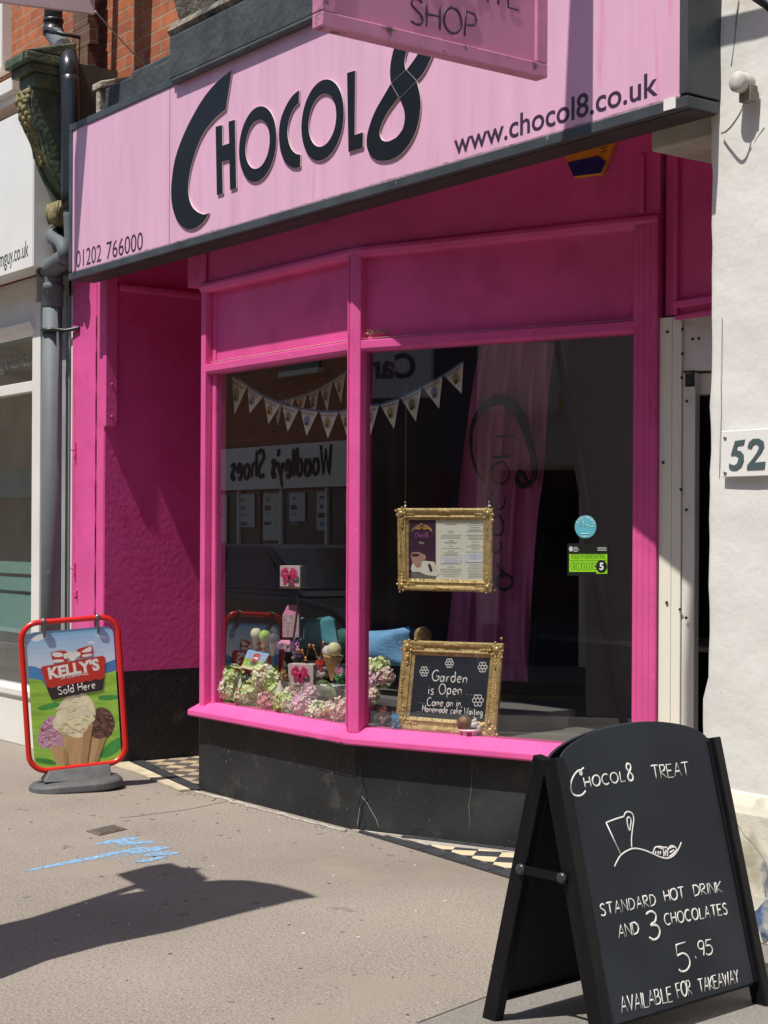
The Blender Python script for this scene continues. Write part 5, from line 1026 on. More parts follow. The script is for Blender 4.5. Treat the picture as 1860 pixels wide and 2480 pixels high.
# large leaf
def bigleaf(pts, spine, Y, label):
    m_ = MB(); P = [W7(x, y, Y+.02*math.sin(i)) for i, (x, y) in enumerate(pts)]; P = smooth_loop(P, 3); a, b = W7(*spine[0], Y-.03), W7(*spine[1], Y+.0); n_ = len(P)
    mid = [a.lerp(b, .15), a.lerp(b, .5), a.lerp(b, .85)]
    vs = P+[p+V((.01, -.025, 0)) for p in mid]
    fs = []
    for i in range(n_):
        p = (P[i]+P[(i+1) % n_])/2; k = min(range(3), key=lambda q_: (mid[q_]-p).length); fs.append((i, (i+1) % n_, n_+k))
    m_.add(vs, fs, 0, True)
    m_.tube([a+V((0, -.02, 0)), mid[1]+V((.012, -.03, 0)), b], .0025, 5)
    tag(m_.build('leaf_spray', flat('big_green_leaf', (.12, .17, .055), .5, .3, 18)), label, 'leaf')
bigleaf([(925, 1430), (985, 1428), (1045, 1480), (1068, 1550), (1020, 1572), (955, 1545), (920, 1500)], ((930, 1438), (1060, 1552)), 5.24, 'big pointed green leaf leaning over the pink hydrangeas')
bigleaf([(930, 1575), (985, 1620), (990, 1700), (950, 1710), (915, 1640)], ((935, 1585), (965, 1705)), 5.19, 'narrow dark green leaf hanging beside the upright wafer cone')
# --- gift boxes and bows
BOXP = flat('pale_pink_box_card', (.72, .56, .55), .6, .05); GLIT = M('silver_glitter_card', (.38, .37, .38), .4, .5, 160); BOW = flat('hot_pink_ribbon', (.72, .035, .18), .35, .2, 20)
def bow(mb_c, n_, ex, s_, root, mat=BOW):
    m_ = MB(); ey = n_.cross(ex)
    for sx in (-1, 1):
        for k, (w_, h_) in enumerate(((1.0, .55), (.72, .75))):
            loop = [mb_c+n_*.006, mb_c+ex*sx*s_*.5*w_+ey*s_*h_*.9+n_*s_*.25, mb_c+ex*sx*s_*w_+ey*s_*h_*.5+n_*s_*.3, mb_c+ex*sx*s_*.8*w_-ey*s_*.1+n_*s_*.25, mb_c+n_*.01]
            P = smooth(loop, 4); m_.add([p+ey*s_*.22 for p in P]+[p-ey*s_*.22 for p in P], [(i, i+1, len(P)+i+1, len(P)+i) for i in range(len(P)-1)], 0, True)
        T = [mb_c+n_*.008, mb_c+ex*sx*s_*.3-ey*s_*.6+n_*.02, mb_c+ex*sx*s_*.55-ey*s_*1.15+n_*.012]; m_.add([p-ex*s_*.17 for p in T]+[p+ex*s_*.17 for p in T], [(i, i+1, 4+i, 3+i) for i in range(2)], 0, True)
    m_.ball(mb_c+n_*.02, s_*.2, 8, 6); return m_.build('bow', mat, root)
def giftbox(x0, x1, y0, y1, Y, label, frac=.67, depth=.09):
    a, b = W7(x0, y1, Y), W7(x1, y1, Y); h_ = W7(x0, y0, Y).z-a.z; az = R_(-57.5); n_ = V((math.cos(az), math.sin(az), 0)); ex = V((-n_.y, n_.x, 0)); 
    wpx = W7(x1, y1, Y)-a; w_ = wpx.dot(RT)/max(.3, ex.dot(RT)); t = thing('gift_box', label, 'gift box', a, 'gift boxes with hot pink bows')
    m_ = MB(); m_.prism([a, a+ex*w_, a+ex*w_-n_*depth, a-n_*depth], UP*h_); m_.f and None
    m_.build('box', BOXP, t, bevel=.002)
    m_ = MB(); m_.prism([a+ex*(w_+.0005)-n_*.006, a+ex*(w_+.0005)-n_*(depth-.004), a+ex*(w_+.0005)-n_*(depth-.004)+UP*h_*.97, a+ex*(w_+.0005)-n_*.006+UP*h_*.97], ex*.001); m_.build('glitter_side', GLIT, t)
    bow(a+ex*w_*.5+UP*h_*.55+n_*.002, n_, ex, h_*.42, t); return a, w_, h_, n_, ex
giftbox(630, 778, 542, 703, 5.52, 'pink and glitter gift box with hot pink bow raised on a thin rod')
giftbox(692, 880, 1300, 1462, 5.36, 'larger pale gift box with hot pink bow sitting among the flowers')
m = MB(); m.tube([W7(758, 708, 5.55), W7(772, 830, 5.55), W7(735, 1110, 5.55), W7(728, 1420, 5.55)], .007, 8); m.obox(W7(758, 708, 5.55)-UP*.004, V((.07, .03, 0)), V((-.03, .07, 0)), UP*.004)
tag(m.build('display_rod', flat('bronze_rod', (.16, .11, .06), .4, metal=.5)), 'slim bronze rod holding up the highest gift box', 'display stand')
def tallbox(x0, x1, y0, y1, Y, label, gable):
    a = W7(x0, y1, Y); w_ = (W7(x1, y1, Y)-a).dot(RT)/.85; h_ = W7(x0, y0, Y).z-a.z; n_ = V((.70, -.71, 0)).normalized(); ex = V((-n_.y, n_.x, 0)); t = thing('treat_carton', label, 'carton', a, 'pink cartons behind the flowers')
    m_ = MB(); m_.prism([a, a+ex*w_, a+ex*w_-n_*.06, a-n_*.06], UP*h_*(.70 if gable else .8)); m_.build('carton_body', M('dotted_pink_card', (.66, .45, .52), .6, .35, 60), t)
    m_ = MB(); k = UP*h_*(.70 if gable else .8); A = [a+k, a+ex*w_+k, a+ex*w_-n_*.06+k, a-n_*.06+k]; T = [a+ex*w_*.25-n_*.02+UP*h_, a+ex*w_*.9-n_*.02+UP*h_, a+ex*w_*.9-n_*.04+UP*h_, a+ex*w_*.25-n_*.04+UP*h_]
    m_.add(A+T, [(0, 1, 5, 4), (1, 2, 6, 5), (2, 3, 7, 6), (3, 0, 4, 7), (4, 5, 6, 7)]); m_.build('carton_top', flat('candy_pink_card', (.70, .22, .42), .5), t)
tallbox(650, 752, 848, 1095, 5.56, 'tall dotted pink carton with gabled top behind the flowers', True)
tallbox(608, 690, 1118, 1205, 5.48, 'small bright pink carton beside the three little cones', True)
# --- ice cream models
WAF = M('wafer_cone', (.52, .31, .12), .6, .25, 30, .004, 60); WHT = flat('soft_serve_white', (.76, .74, .68), .5, .06); VNL = M('vanilla_scoop', (.72, .66, .38), .6, .12, 30, .004, 50); LIM = M('lime_scoop', (.42, .62, .07), .6, .15, 30, .004, 50); BRN = M('chocolate_scoop', (.13, .065, .035), .6, .3, 30, .004, 50)
def conecore(m_, tip, top, r): d = (top-tip); m_.lathe([(r*.12, 0), (r*.95, d.length*.93), (r*1.05, d.length), (r*.8, d.length)], tip, 20, d)
def conetex(m_, tip, top, r):
    d = top-tip
    for k in range(10):
        for sg in (-1, 1):
            P = []
            for i in range(7):
                t = .1+.88*i/6; a = k*.628+sg*t*1.7; ax = d.normalized(); h_ = ax.cross(V((0, 1, 0))).normalized(); g_ = ax.cross(h_); P.append(tip+d*t+(h_*math.cos(a)+g_*math.sin(a))*r*(.12+.9*t))
            m_.tube(P, .0014, 4)
holder = MB(); c0 = W7(505, 1200, 5.32); 
holder.obox(c0-UP*.06+V((0, .02, 0)), V((.10, .03, 0)), V((-.02, .05, 0)), UP*.07); tag(holder.build('cone_holder', flat('black_display_block', (.02, .02, .022), .5)), 'black block holding three little ice cream cones', 'display stand')
for (xt, yt, xb, yb_, mt, lab) in ((447, 1066, 448, 1195, VNL, 'vanilla cone, leftmost of the three little cones in a row'), (513, 1082, 505, 1212, LIM, 'lime green cone in the middle of the three little cones'), (580, 1105, 570, 1220, BRN, 'chocolate cone, rightmost of the three little cones in a row')):
    top, tip = W7(xt, yt+18, 5.30), W7(xb, yb_+20, 5.30); t = thing('ice_cream_cone', lab, 'ice cream cone', tip, 'little cones standing in a row'); m_ = MB(); conecore(m_, tip, top, .030); conetex(m_, tip, top, .030); m_.build('cone', WAF, t); m_ = MB(); m_.ball(top+UP*.012, .036, 14, 10, jit=.03); m_.build('scoop', mt, t)
tip, top = W7(1030, 1430, 5.40), W7(1042, 1235, 5.40); t = thing('ice_cream_cone', 'large model waffle cone with two pale scoops on the little white stand', 'ice cream cone', tip)
m_ = MB(); conecore(m_, tip, top, .060); conetex(m_, tip, top, .060); m_.build('cone', WAF, t)
m_ = MB(); m_.ball(W7(1050, 1190, 5.38), .043, 14, 10, jit=.03); m_.build('scoop', VNL, t); m_ = MB(); m_.ball(W7(1003, 1205, 5.38), .036, 14, 10, jit=.03); m_.build('scoop', flat('ripple_scoop', (.66, .60, .64), .6, .2, 40), t)
st = thing('cake_stand', 'little white plate on a brown post under the large waffle cone', 'cake stand', W7(1105, 1560, 5.42)); m_ = MB(); p = W7(1090, 1466, 5.42); m_.lathe([(.01, -.008), (.11, -.006), (.115, 0), (.115, .004), (.0, .004)], p, 28); m_.build('plate', WHITEW, st); m_ = MB(); m_.tube([p-UP*.008, V((p.x, p.y, BZ))], .03, 14); m_.build('post', flat('brown_post', (.13, .07, .05), .6), st)
def swirl(label, xb, yb_, xt, yt, r, Y, cone=True):
    b_, t_ = W7(xb, yb_, Y), W7(xt, yt, Y); h_ = t_.z-b_.z; root = thing('soft_serve_cone', label, 'ice cream cone', b_); hc = h_*.62 if cone else 0
    if cone:
        m_ = MB(); m_.lathe([(r*.62, 0), (r*.72, hc*.62), (r*1.05, hc*.68), (r*1.1, hc*.98), (r*.9, hc)], b_, 18); m_.build('wafer_cup', flat('wafer_cup_tan', (.50, .25, .09), .6, .2, 30), root)
    m_ = MB()
    if cone: P = [b_+UP*(hc+(h_-hc)*i/30*.95)+V((math.cos(i*.63), math.sin(i*.63), 0))*r*.55*(1-i/31) for i in range(31)]; m_.tube(P, [r*.46*(1-i/36) for i in range(31)], 8)
    else: m_.lathe([(r, 0), (r*.95, h_*.15), (r*.6, h_*.5), (r*.25, h_*.85), (0.001, h_)], b_, 16)
    m_.build('ice_cream_swirl', WHT, root)
swirl('little wafer cup cone with white swirl standing at the front of the left window', 1020, 1760, 1022, 1572, .030, 5.155)
swirl('plain white icing cone standing upright between the green hydrangeas', 630, 1545, 640, 1430, .030, 5.17, False)
swirl('small white icing tip beside the orange sweet bag at the left', 325, 1475, 325, 1410, .018, 5.2, False)
# --- little advert card
t = thing('advert_card', 'little ice cream advert card with a red badge leaning in the flowers', 'card', W7(395, 1345, 5.20)); pl = Pl(W7(395, 1345, 5.20), V((.55, -.70, .45))); qd = [pl(*z7(*p)) for p in ((385, 1190), (550, 1225), (462, 1358), (330, 1330))]
def bil(s_, t__): return qd[0].lerp(qd[1], s_).lerp(qd[3].lerp(qd[2], s_), t__)
m_ = MB(); m_.prism(qd, -pl.n*.008, 0); n_ = pl.n
m_.prism([bil(*p)+n_*.001 for p in ((0, .0), (1, .0), (1, .5), (0, .42))], n_*.0004, 1); m_.prism([bil(*p)+n_*.001 for p in ((0, .42), (1, .5), (1, .86), (0, .86))], n_*.0004, 2); m_.prism([bil(*p)+n_*.001 for p in ((0, .86), (1, .86), (1, 1), (0, 1))], n_*.0004, 4)
m_.prism([bil(*p)+n_*.002 for p in ((.34, .2), (.45, .12), (.62, .12), (.72, .22), (.72, .55), (.36, .55))], n_*.0004, 3); m_.prism([bil(*p)+n_*.002 for p in ((.36, .56), (.72, .56), (.70, .76), (.40, .76))], n_*.0004, 5)
m_.prism([bil(*p)+n_*.003 for p in ((.42, .32), (.66, .32), (.66, .42), (.42, .42))], n_*.0003, 0); m_.build('card', [PLATE, SKY, GRS, KRED, VAN, KBLK], t)
# --- sweet bags
def bag(label, x, y, r, Y, sweets, ribbon, seed):
    rr = random.Random(seed); c = W7(x, y, Y); k = r*.31344*10.2/FPX; root = thing('sweet_bag', label, 'bag of sweets', c-UP*k, 'bags of sweets in the window display')
    m_ = MB(); 
    for q_ in range(16):
        a = q_*2.4; z = rr.uniform(-.7, .25); m_.ball(c+V((math.cos(a)*k*.5*rr.random(), math.sin(a)*k*.5*rr.random(), z*k)), k*.27, 8, 6, m=q_ % len(sweets))
    m_.build('sweets', [flat('sweet_%02d%02d%02d' % tuple(int(v*99) for v in s_), s_, .25) for s_ in sweets], root)
    m_ = MB(); pr = [(k*.6, -k), (k*.82, -k*.8), (k*.85, -k*.1), (k*.55, k*.45), (k*.14, k*.75), (k*.3, k*1.1), (k*.62, k*1.55)]; n = 18; vs = []
    for i, (r_, z) in enumerate(pr): vs += [c+UP*z+V((math.cos(6.283*j/n), math.sin(6.283*j/n), 0))*r_*(1+(.16 if j % 2 else -.12)*(1 if i > 2 else .3))*rr.uniform(.93, 1.07) for j in range(n)]
    m_.add(vs, [(i*n+j, i*n+(j+1) % n, (i+1)*n+(j+1) % n, (i+1)*n+j) for i in range(len(pr)-1) for j in range(n)]); m_.build('cellophane', CELLO, root)
    bow(c+UP*k*.75+V((.1, -.2, 0))*k, V((.4, -.9, 0)).normalized(), V((.9, .4, 0)).normalized(), k*.55, root, flat('ribbon_%02d%02d%02d' % tuple(int(v*99) for v in ribbon), ribbon, .35))
bag('sweet bag with purple wrapping beside the small pink carton', 615, 1265, 80, 5.40, [(.30, .08, .40), (.55, .35, .2), (.2, .1, .3)], (.28, .07, .42), 1)
bag('clear sweet bag tied with purple ribbon behind the lower gift box', 760, 1215, 75, 5.50, [(.35, .2, .45), (.45, .3, .2)], (.30, .1, .45), 2)
bag('sweet bag with a red ribbon to the left of the large waffle cone', 950, 1345, 62, 5.36, [(.62, .05, .06), (.7, .6, .6)], (.65, .03, .03), 3)
bag('bag of green sweets to the right of the large waffle cone', 1098, 1405, 62, 5.36, [(.10, .42, .10), (.2, .6, .15)], (.60, .20, .35), 4)
bag('orange sweet bag low in the left corner flowers', 318, 1530, 42, 5.17, [(.65, .28, .06), (.6, .45, .15)], (.65, .25, .08), 5)
bag('gold wrapped sweets beside the lower gift box', 665, 1395, 40, 5.34, [(.6, .35, .05), (.5, .3, .05)], (.55, .35, .08), 6)
bag('clear sweet bag with a copper brown ribbon in the right window', 1430, 1715, 66, 5.24, [(.30, .22, .2), (.5, .42, .4), (.2, .1, .08)], (.26, .09, .05), 7)
bag('bright blue sweet bag beside the gilt chalkboard', 1532, 1755, 52, 5.22, [(.08, .32, .55), (.2, .5, .65)], (.10, .38, .60), 8)
bag('dark red sweet bag against the mullion in the right window', 1330, 1695, 56, 5.22, [(.35, .04, .05), (.3, .15, .12)], (.35, .03, .04), 9)
fl_ = MB(); rr = random.Random(8); P = []
for k in range(12): P.append(W7(640+k*33+rr.uniform(-15, 15), 1180+rr.uniform(-60, 110), 5.44))
fl_.tube(smooth(P, 3), .002, 5)
for p in P: fl_.ball(p, (.014, .010, .014), 6, 5)
tag(fl_.build('copper_wire_garland', flat('copper_foil', (.62, .26, .10), .25, .2, metal=.7)), 'copper foil wire garland twisted above the lower gift box', 'garland')
# tulle netting folded behind

# --- cushions, bench, tea things
def cushion(label, quad4, Y, mat, th=.10, dy=0, tuck=.06):
    q_ = [W7(x, y, Y+(dy if i in (1, 2) else 0)) for i, (x, y) in enumerate(quad4)]; n_ = (q_[1]-q_[0]).cross(q_[3]-q_[0]).normalized(); n_ = n_ if n_.y < 0 else -n_; m_ = MB(); N_ = 10; vs = []
    for sg in (1, -1):
        for i in range(N_+1):
            for j in range(N_+1):
                s_, t__ = i/N_, j/N_; b_ = 1-max(abs(2*s_-1), abs(2*t__-1))**2.2; pin = tuck*(1-(2*s_-1)**2)*(abs(2*t__-1)**3)*(1 if t__ < .5 else -1); pin2 = tuck*(1-(2*t__-1)**2)*(abs(2*s_-1)**3)*(1 if s_ < .5 else -1)
                p = q_[0].lerp(q_[1], min(1, max(0, s_+pin2))).lerp(q_[3].lerp(q_[2], min(1, max(0, s_+pin2))), min(1, max(0, t__+pin))); vs.append(p+n_*sg*th*b_**.6+n_*.008*math.sin(9*s_+5*t__))
    K = (N_+1)**2; fs = [(o+i*(N_+1)+j, o+(i+1)*(N_+1)+j, o+(i+1)*(N_+1)+j+1, o+i*(N_+1)+j+1) for o in (0, K) for i in range(N_) for j in range(N_)]
    m_.add(vs, fs, 0, True); tag(m_.build('cushion', mat), label, 'cushion', 'cushions on the window bench')
cushion('teal cushion with a pale spiky edge behind the pink carton', [(775, 935), (1045, 925), (1100, 1175), (790, 1190)], 5.76, TEALC, .09)
cushion('dark green cushion half hidden behind the window mullion', [(1108, 1020), (1230, 1030), (1230, 1200), (1105, 1190)], 5.80, flat('dark_green_cushion_fabric', (.03, .11, .10), .8), .07)
cushion('big sky blue cushion behind the pale green hydrangea', [(1190, 1040), (1640, 1010), (1655, 1330), (1185, 1330)], 5.72, BLUEC, .10)
cushion('navy patterned cushion at the right end of the bench', [(1600, 1015), (1790, 1010), (1800, 1200), (1620, 1250)], 5.95, flat('navy_cushion_fabric', (.02, .06, .14), .8, .4, 10), .08)
m = MB(); m.box(-8.6, -6.5, 5.63, 6.15, .60, .64); m.box(-8.6, -6.5, 5.66, 6.1, .06, .60); tag(m.build('window_bench', flat('grey_bench_paint', (.16, .155, .145), .6)), 'low grey bench carrying the cushions inside the window', 'bench')
tb = thing('cafe_table', 'dim cafe table with tea things behind the cushions', 'table', (-7.3, 7.0, .06))
tz = W7(1400, 960, 6.9).z; m = MB(); m.box(-8.1, -5.9, 6.75, 7.4, tz-.03, tz); m.build('table_top', flat('pale_table_top', (.20, .18, .155), .5), tb, bevel=.005); m = MB(); m.box(-7.1, -6.9, 7.0, 7.15, .06, tz-.03); m.build('pedestal', INTF, tb)
tp = W7(985, 912, 6.9); t = thing('teapot', 'round white teapot in the shade behind the teal cushion', 'teapot', V((tp.x, tp.y, tz)))
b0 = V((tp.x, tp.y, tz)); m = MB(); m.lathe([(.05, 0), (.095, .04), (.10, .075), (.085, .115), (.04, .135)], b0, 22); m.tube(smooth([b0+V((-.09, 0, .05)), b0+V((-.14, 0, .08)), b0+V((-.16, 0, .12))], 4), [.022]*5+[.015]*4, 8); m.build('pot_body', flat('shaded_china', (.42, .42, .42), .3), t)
m = MB(); m.lathe([(.045, .133), (.03, .15), (.008, .155), (.014, .165), (.006, .178)], b0, 14); m.build('lid', MATS['shaded_china'], t); m = MB(); m.tube(smooth([b0+V((.09, 0, .10)), b0+V((.145, 0, .10)), b0+V((.14, 0, .05)), b0+V((.09, 0, .035))], 4), .010, 8); m.build('handle', MATS['shaded_china'], t)
cp = W7(1092, 870, 6.92); b0 = V((cp.x, cp.y, tz)); t = thing('mug', 'tapered pale mug next to the white teapot', 'mug', b0); m = MB(); m.lathe([(.045, 0), (.065, .15), (.06, .15), (.042, .01)], b0, 18); m.build('mug_body', MATS['shaded_china'], t); m = MB(); m.tube(smooth([b0+V((.06, 0, .12)), b0+V((.10, 0, .10)), b0+V((.055, 0, .05))], 4), .007, 6); m.build('mug_handle', MATS['shaded_china'], t)

# --- ornate frames
def ornate(root, q_, n_, wd, dp_, seed):
    m_ = MB(); m_.frame(q_, n_, [(0, 0), (-.002, dp_*.7), (wd*.12, dp_), (wd*.3, dp_*.9), (wd*.45, dp_*.55), (wd*.62, dp_*.62), (wd*.7, dp_*.75), (wd*.8, dp_*.55), (wd, dp_*.3), (wd, 0)]); m_.build('gilt_frame', GOLD, root, bevel=.002)
    m_ = MB(); rr = random.Random(seed)
    for i in range(4):
        a, b = q_[i], q_[(i+1) % 4]; ex = (b-a).normalized(); iy = (q_[i-1]-a).normalized(); L_ = (b-a).length
        k = int(L_/(wd*.16))
        for j in range(k): p = a+ex*(wd*.72+(L_-1.44*wd)*j/(k-1))+iy*wd*.74+n_*dp_*.72; m_.ball(p, wd*.055, 6, 4)
        for t__ in (.5,):
            for j in range(-3, 4): m_.ball(a+ex*(L_*t__+j*wd*.16)+iy*wd*(.2+.02*abs(j))+n_*dp_*.92, (wd*.10, wd*.10, wd*.10*(1.3-abs(j)*.2)), 7, 5)
        c = a+(ex+iy)*wd*.42+n_*dp_*.75
        m_.ball(c, wd*.26, 10, 7, jit=.12)
        for j in range(13): an = j*.7; m_.ball(c+(ex*math.cos(an)+iy*math.sin(an))*wd*(.30+.22*(j % 3))*rr.uniform(.7, 1.1)+n_*dp_*.08, wd*rr.uniform(.07, .14), 6, 5, jit=.2)
        for j in range(9):
            for sg, (o_, d_) in enumerate(((a, ex), (a, iy))): m_.tube(smooth([c+d_*wd*(.3+j*.13), c+d_*wd*(.4+j*.13)+(iy if sg == 0 else ex)*wd*.16*(-1)**j, c+d_*wd*(.52+j*.13)], 3), wd*.045, 5) if j < 7 else None
    m_.build('gilt_ornament', GOLDL, root)
RN = N2; 
gp = Pl(PP(*z8(1160, 2003), rp(.8, -.13), N2), V((N2.x*math.cos(R_(11)), N2.y*math.cos(R_(11)), math.sin(R_(11)))))
gb = thing('framed_chalkboard', 'gilt framed chalkboard about the garden propped up in the right window', 'chalkboard', gp(*z8(780, 1975)))
q_ = [gp(*z8(*p)) for p in ((452, 1250), (1224, 1276), (1160, 2003), (386, 1938))]
ornate(gb, q_, gp.n, .078, .032, 4)
m = MB(); m.prism([p+((q_[0]+q_[2])/2-p)*.1 for p in q_], gp.n*.009); cbd = m.build('board', CHALKB, gb)
m = MB(); m.prism([p+((q_[0]+q_[2])/2-p)*.04-gp.n*.012 for p in q_], gp.n*.010); m.build('backing', flat('brown_backing', (.12, .07, .04), .8), gb)
m = MB(); g2 = Pl(gp.p+gp.n*.0095, gp.n)
def gk(s, a, b, h, r=.0046):
    for a2, b2, wd in word_split(s, g2(*z8(*a)), g2(*z8(*b))): mm = MB(); chalk(mm, wd, a2, b2, gp.n, h, r); mm.build('handwriting', CHALK, cbd)
gk('Garden', (655, 1562), (925, 1578), .058, .0036); gk('is Open', (628, 1665), (885, 1665), .056, .0036); gk('.....', (925, 1664), (1000, 1674), .03, .0028); gk('....', (552, 1730), (600, 1734), .03, .0026); gk('Come on in,', (618, 1754), (890, 1762), .044, .0033); gk('....', (905, 1770), (985, 1782), .03, .0026); gk('...', (540, 1798), (572, 1802), .03, .0026); gk('Homemade cake Waiting', (582, 1798), (1045, 1828), .036, .0030)
for cx_, cy_, r_ in ((597, 1488, 36), (792, 1424, 34), (1048, 1455, 38), (1012, 1712, 45)):
    m = MB()
    for k in range(6):
        a = k*1.047; stroke(m, [g2(*z8(cx_+r_*.62*math.cos(a)+r_*.33*math.cos(b), cy_+r_*.72*math.sin(a)+r_*.36*math.sin(b))) for b in [i*.8976 for i in range(8)]], .0024, gp.n, 0, 2)
    m.build('chalk_flower', CHALK, cbd)
mp = Pl(rp(.8, -.12), N2); hg = thing('hanging_menu', 'gilt framed menu hanging on two wires in the middle of the right window', 'menu', mp(*z8(770, 545)))
q_ = [mp(*z8(*p)) for p in ((403, 228), (1138, 228), (1134, 875), (410, 856))]
ornate(hg, q_, N2, .062, .026, 6)
m = MB(); m.prism([p+((q_[0]+q_[2])/2-p)*.1 for p in q_], N2*.004); mpg = m.build('menu_page', PAPER, hg)
m2p = Pl(mp.p+N2*.0045, N2); zz = lambda pts, o=0: [m2p(*zM(*p))+N2*o for p in pts]
m = MB(); m.prism(zz(((440, 370), (757, 370), (757, 1098), (440, 1098))), N2*.0006); m.build('menu_cover', PLUMP, mpg)
m = MB()
m.prism(zz(((463, 960), (490, 880), (620, 868), (738, 880), (802, 1025), (770, 1050), (700, 1045), (640, 1035), (560, 1000), (480, 1000)), .0008), N2*.0005, 0)
m.prism(zz(((470, 1000), (560, 1003), (640, 1040), (757, 1052), (757, 1096), (470, 1096)), .0008), N2*.0004, 4)
for k in range(8): m.prism(zz(((475+k*35, 1012+k*5), (495+k*35, 1015+k*5), (485+k*35, 1090), (470+k*35, 1090)), .0013), N2*.0003, 5)
m.prism(zz(((460, 800), (480, 770), (560, 765), (610, 800), (600, 850), (585, 935), (560, 950), (530, 948), (480, 880)), .0014), N2*.0004, 1); m.prism(zz(((590, 780), (635, 800), (645, 840), (610, 870), (598, 850)), .0012), N2*.0004, 1); m.prism(zz(((465, 800), (490, 785), (550, 785), (570, 800), (540, 820), (490, 818)), .0019), N2*.0004, 2)
m.prism(zz(((665, 910), (690, 905), (710, 945), (722, 985), (700, 1005), (680, 970)), .0019), N2*.0004, 2)
for k in range(9): a = math.pi*k/8; m.tube(smooth([m2p(*zM(593-20*math.cos(a), 500-10*math.sin(a))), m2p(*zM(593-80*math.cos(a), 490-50*math.sin(a))), m2p(*zM(593-125*math.cos(a), 510-62*math.sin(a)+18))], 3), .0022, 5, 3)
m.ball(m2p(*zM(590, 440)), .006, 8, 5, 3)
chalk(m, 'Chocol8', m2p(*zM(515, 597))+N2*.001, m2p(*zM(668, 590))+N2*.001, N2, .026, .0016, m=6)
text_mb(m, 'Menu', m2p(*zM(560, 668)), D2, N2, .012, width=.030, m=0, lift=.001)
rr = random.Random(31)
def line(x0, x1, y, mi, h_=4): m.prism(zz(((x0, y), (x1, y), (x1, y+h_), (x0, y+h_)), .0006), N2*.0004, mi)
for y, w_, mi in ((520, 70, 8), (540, 40, 9), (562, 240, 9), (580, 230, 9), (597, 236, 9), (628, 60, 8), (645, 160, 9), (660, 130, 9), (690, 30, 8), (717, 220, 9), (748, 80, 8), (768, 180, 9), (785, 150, 9), (800, 220, 9), (937, 80, 8), (962, 250, 9), (980, 250, 9), (1000, 230, 9), (1025, 250, 9), (1045, 180, 9)): line(935-w_/2, 935+w_/2, y, mi)
for y, w_, mi in ((425, 100, 8), (445, 200, 9), (470, 110, 8), (490, 170, 9), (505, 140, 9), (520, 210, 8), (562, 210, 8), (580, 180, 9), (597, 190, 9), (612, 160, 9), (640, 90, 9), (678, 110, 8), (697, 210, 9), (715, 90, 9), (735, 80, 9), (760, 210, 9), (912, 130, 8), (935, 160, 9), (955, 180, 9), (985, 200, 8), (1010, 160, 9), (1028, 170, 9), (1045, 180, 9), (1062, 160, 9)): line(1225-w_/2, 1225+w_/2, y, mi)
for (x0, y0, x1, y1) in ((815, 828, 1055, 905), (1105, 785, 1335, 890)):
    m.prism(zz(((x0, y0), (x1, y0), (x1, y1), (x0, y1)), .0006), N2*.0003, 10); m.prism(zz(((x0+4, y0+5), (x1-4, y0+5), (x1-4, y1-5), (x0+4, y1-5)), .001), N2*.0003, 11)
    for k in range(3): m.prism(zz((((x0+x1)/2-80, y0+18+k*20), ((x0+x1)/2+80, y0+18+k*20), ((x0+x1)/2+80, y0+22+k*20), ((x0+x1)/2-80, y0+22+k*20)), .0015), N2*.0003, 10)
for k in range(5): a = math.pi*k/4; m.tube([m2p(*zM(930, 435)), m2p(*zM(930-75*math.cos(a), 440-32*math.sin(a)))], .0015, 4, 7)
m.build('menu_print', [flat('print_cream_white', (.72, .68, .60), .5), flat('print_cup_pink', (.42, .24, .20), .5), flat('print_dark_brown', (.05, .025, .02), .5), flat('print_gold', (.56, .32, .07), .5), flat('print_slate', (.10, .13, .16), .5), flat('print_tan', (.22, .18, .12), .5), flat('print_magenta', (.42, .10, .34), .5), flat('print_faint_gold', (.62, .52, .28), .6), flat('print_grey_bold', (.30, .29, .26), .6), flat('print_grey_faint', (.52, .52, .46), .6), flat('print_box_line', (.42, .42, .60), .6), flat('print_box_fill', (.66, .68, .74), .6)], mpg)
for x in (452, 1100):
    a = mp(*z8(x, 228)); m = MB(); m.lathe([(.010, -.01), (.010, .014), (.006, .016), (.006, .030), (.009, .031), (.009, .036)], a, 10); m.build('hook', STEEL, hg); m = MB(); m.tube([a+UP*.03, V((a.x, a.y, 2.62))], .0012, 5); m.build('hanging_wire', STEEL, hg)
# gilt ball and ice cream tub
m = MB(); c = W7((585*.31344+840-480)/.31344, (1215*.31344+1160-1200)/.31344, 5.62); m.ball(c, .052, 14, 10, jit=.06); m.lathe([(.03, -.3), (.012, -.26), (.012, -.05)], c, 12)
tag(m.build('gilt_finial', GOLDL), 'small round gilt ornament behind the top of the framed chalkboard', 'ornament')
tub_b = PP(*z8(952, 2012), rp(.8, -.085), N2); t = thing('ice_cream_tub', 'striped paper tub with chocolate and white scoops in front of the gilt frame', 'ice cream tub', tub_b)
hb_ = (PP(*z8(952, 1935), rp(.8, -.085), N2)-tub_b).length; m = MB(); n = 24; r0, r1 = .042, .058; vs = [tub_b+V((math.cos(6.283*j/n), math.sin(6.283*j/n), 0))*r_+UP*z for r_, z in ((r0, 0), (r1, hb_)) for j in range(n)]
m.add(vs, [(j, (j+1) % n, n+(j+1) % n, n+j) for j in range(n)], [j % 4 // 2 for j in range(n)]); m.lathe([(r1-.004, hb_-.01), (r1+.003, hb_-.004), (r1+.003, hb_+.002), (r1-.006, hb_+.002)], tub_b, 24, None, 1); m.build('paper_tub', [flat('tub_plum_stripe', (.26, .05, .17), .5), flat('tub_pale_stripe', (.72, .50, .55), .5)], t)
m = MB(); m.ball(tub_b+UP*(hb_+.03)-RT*.030, (.040, .040, .046), 14, 10, jit=.05); m.build('scoop', BRN, t)
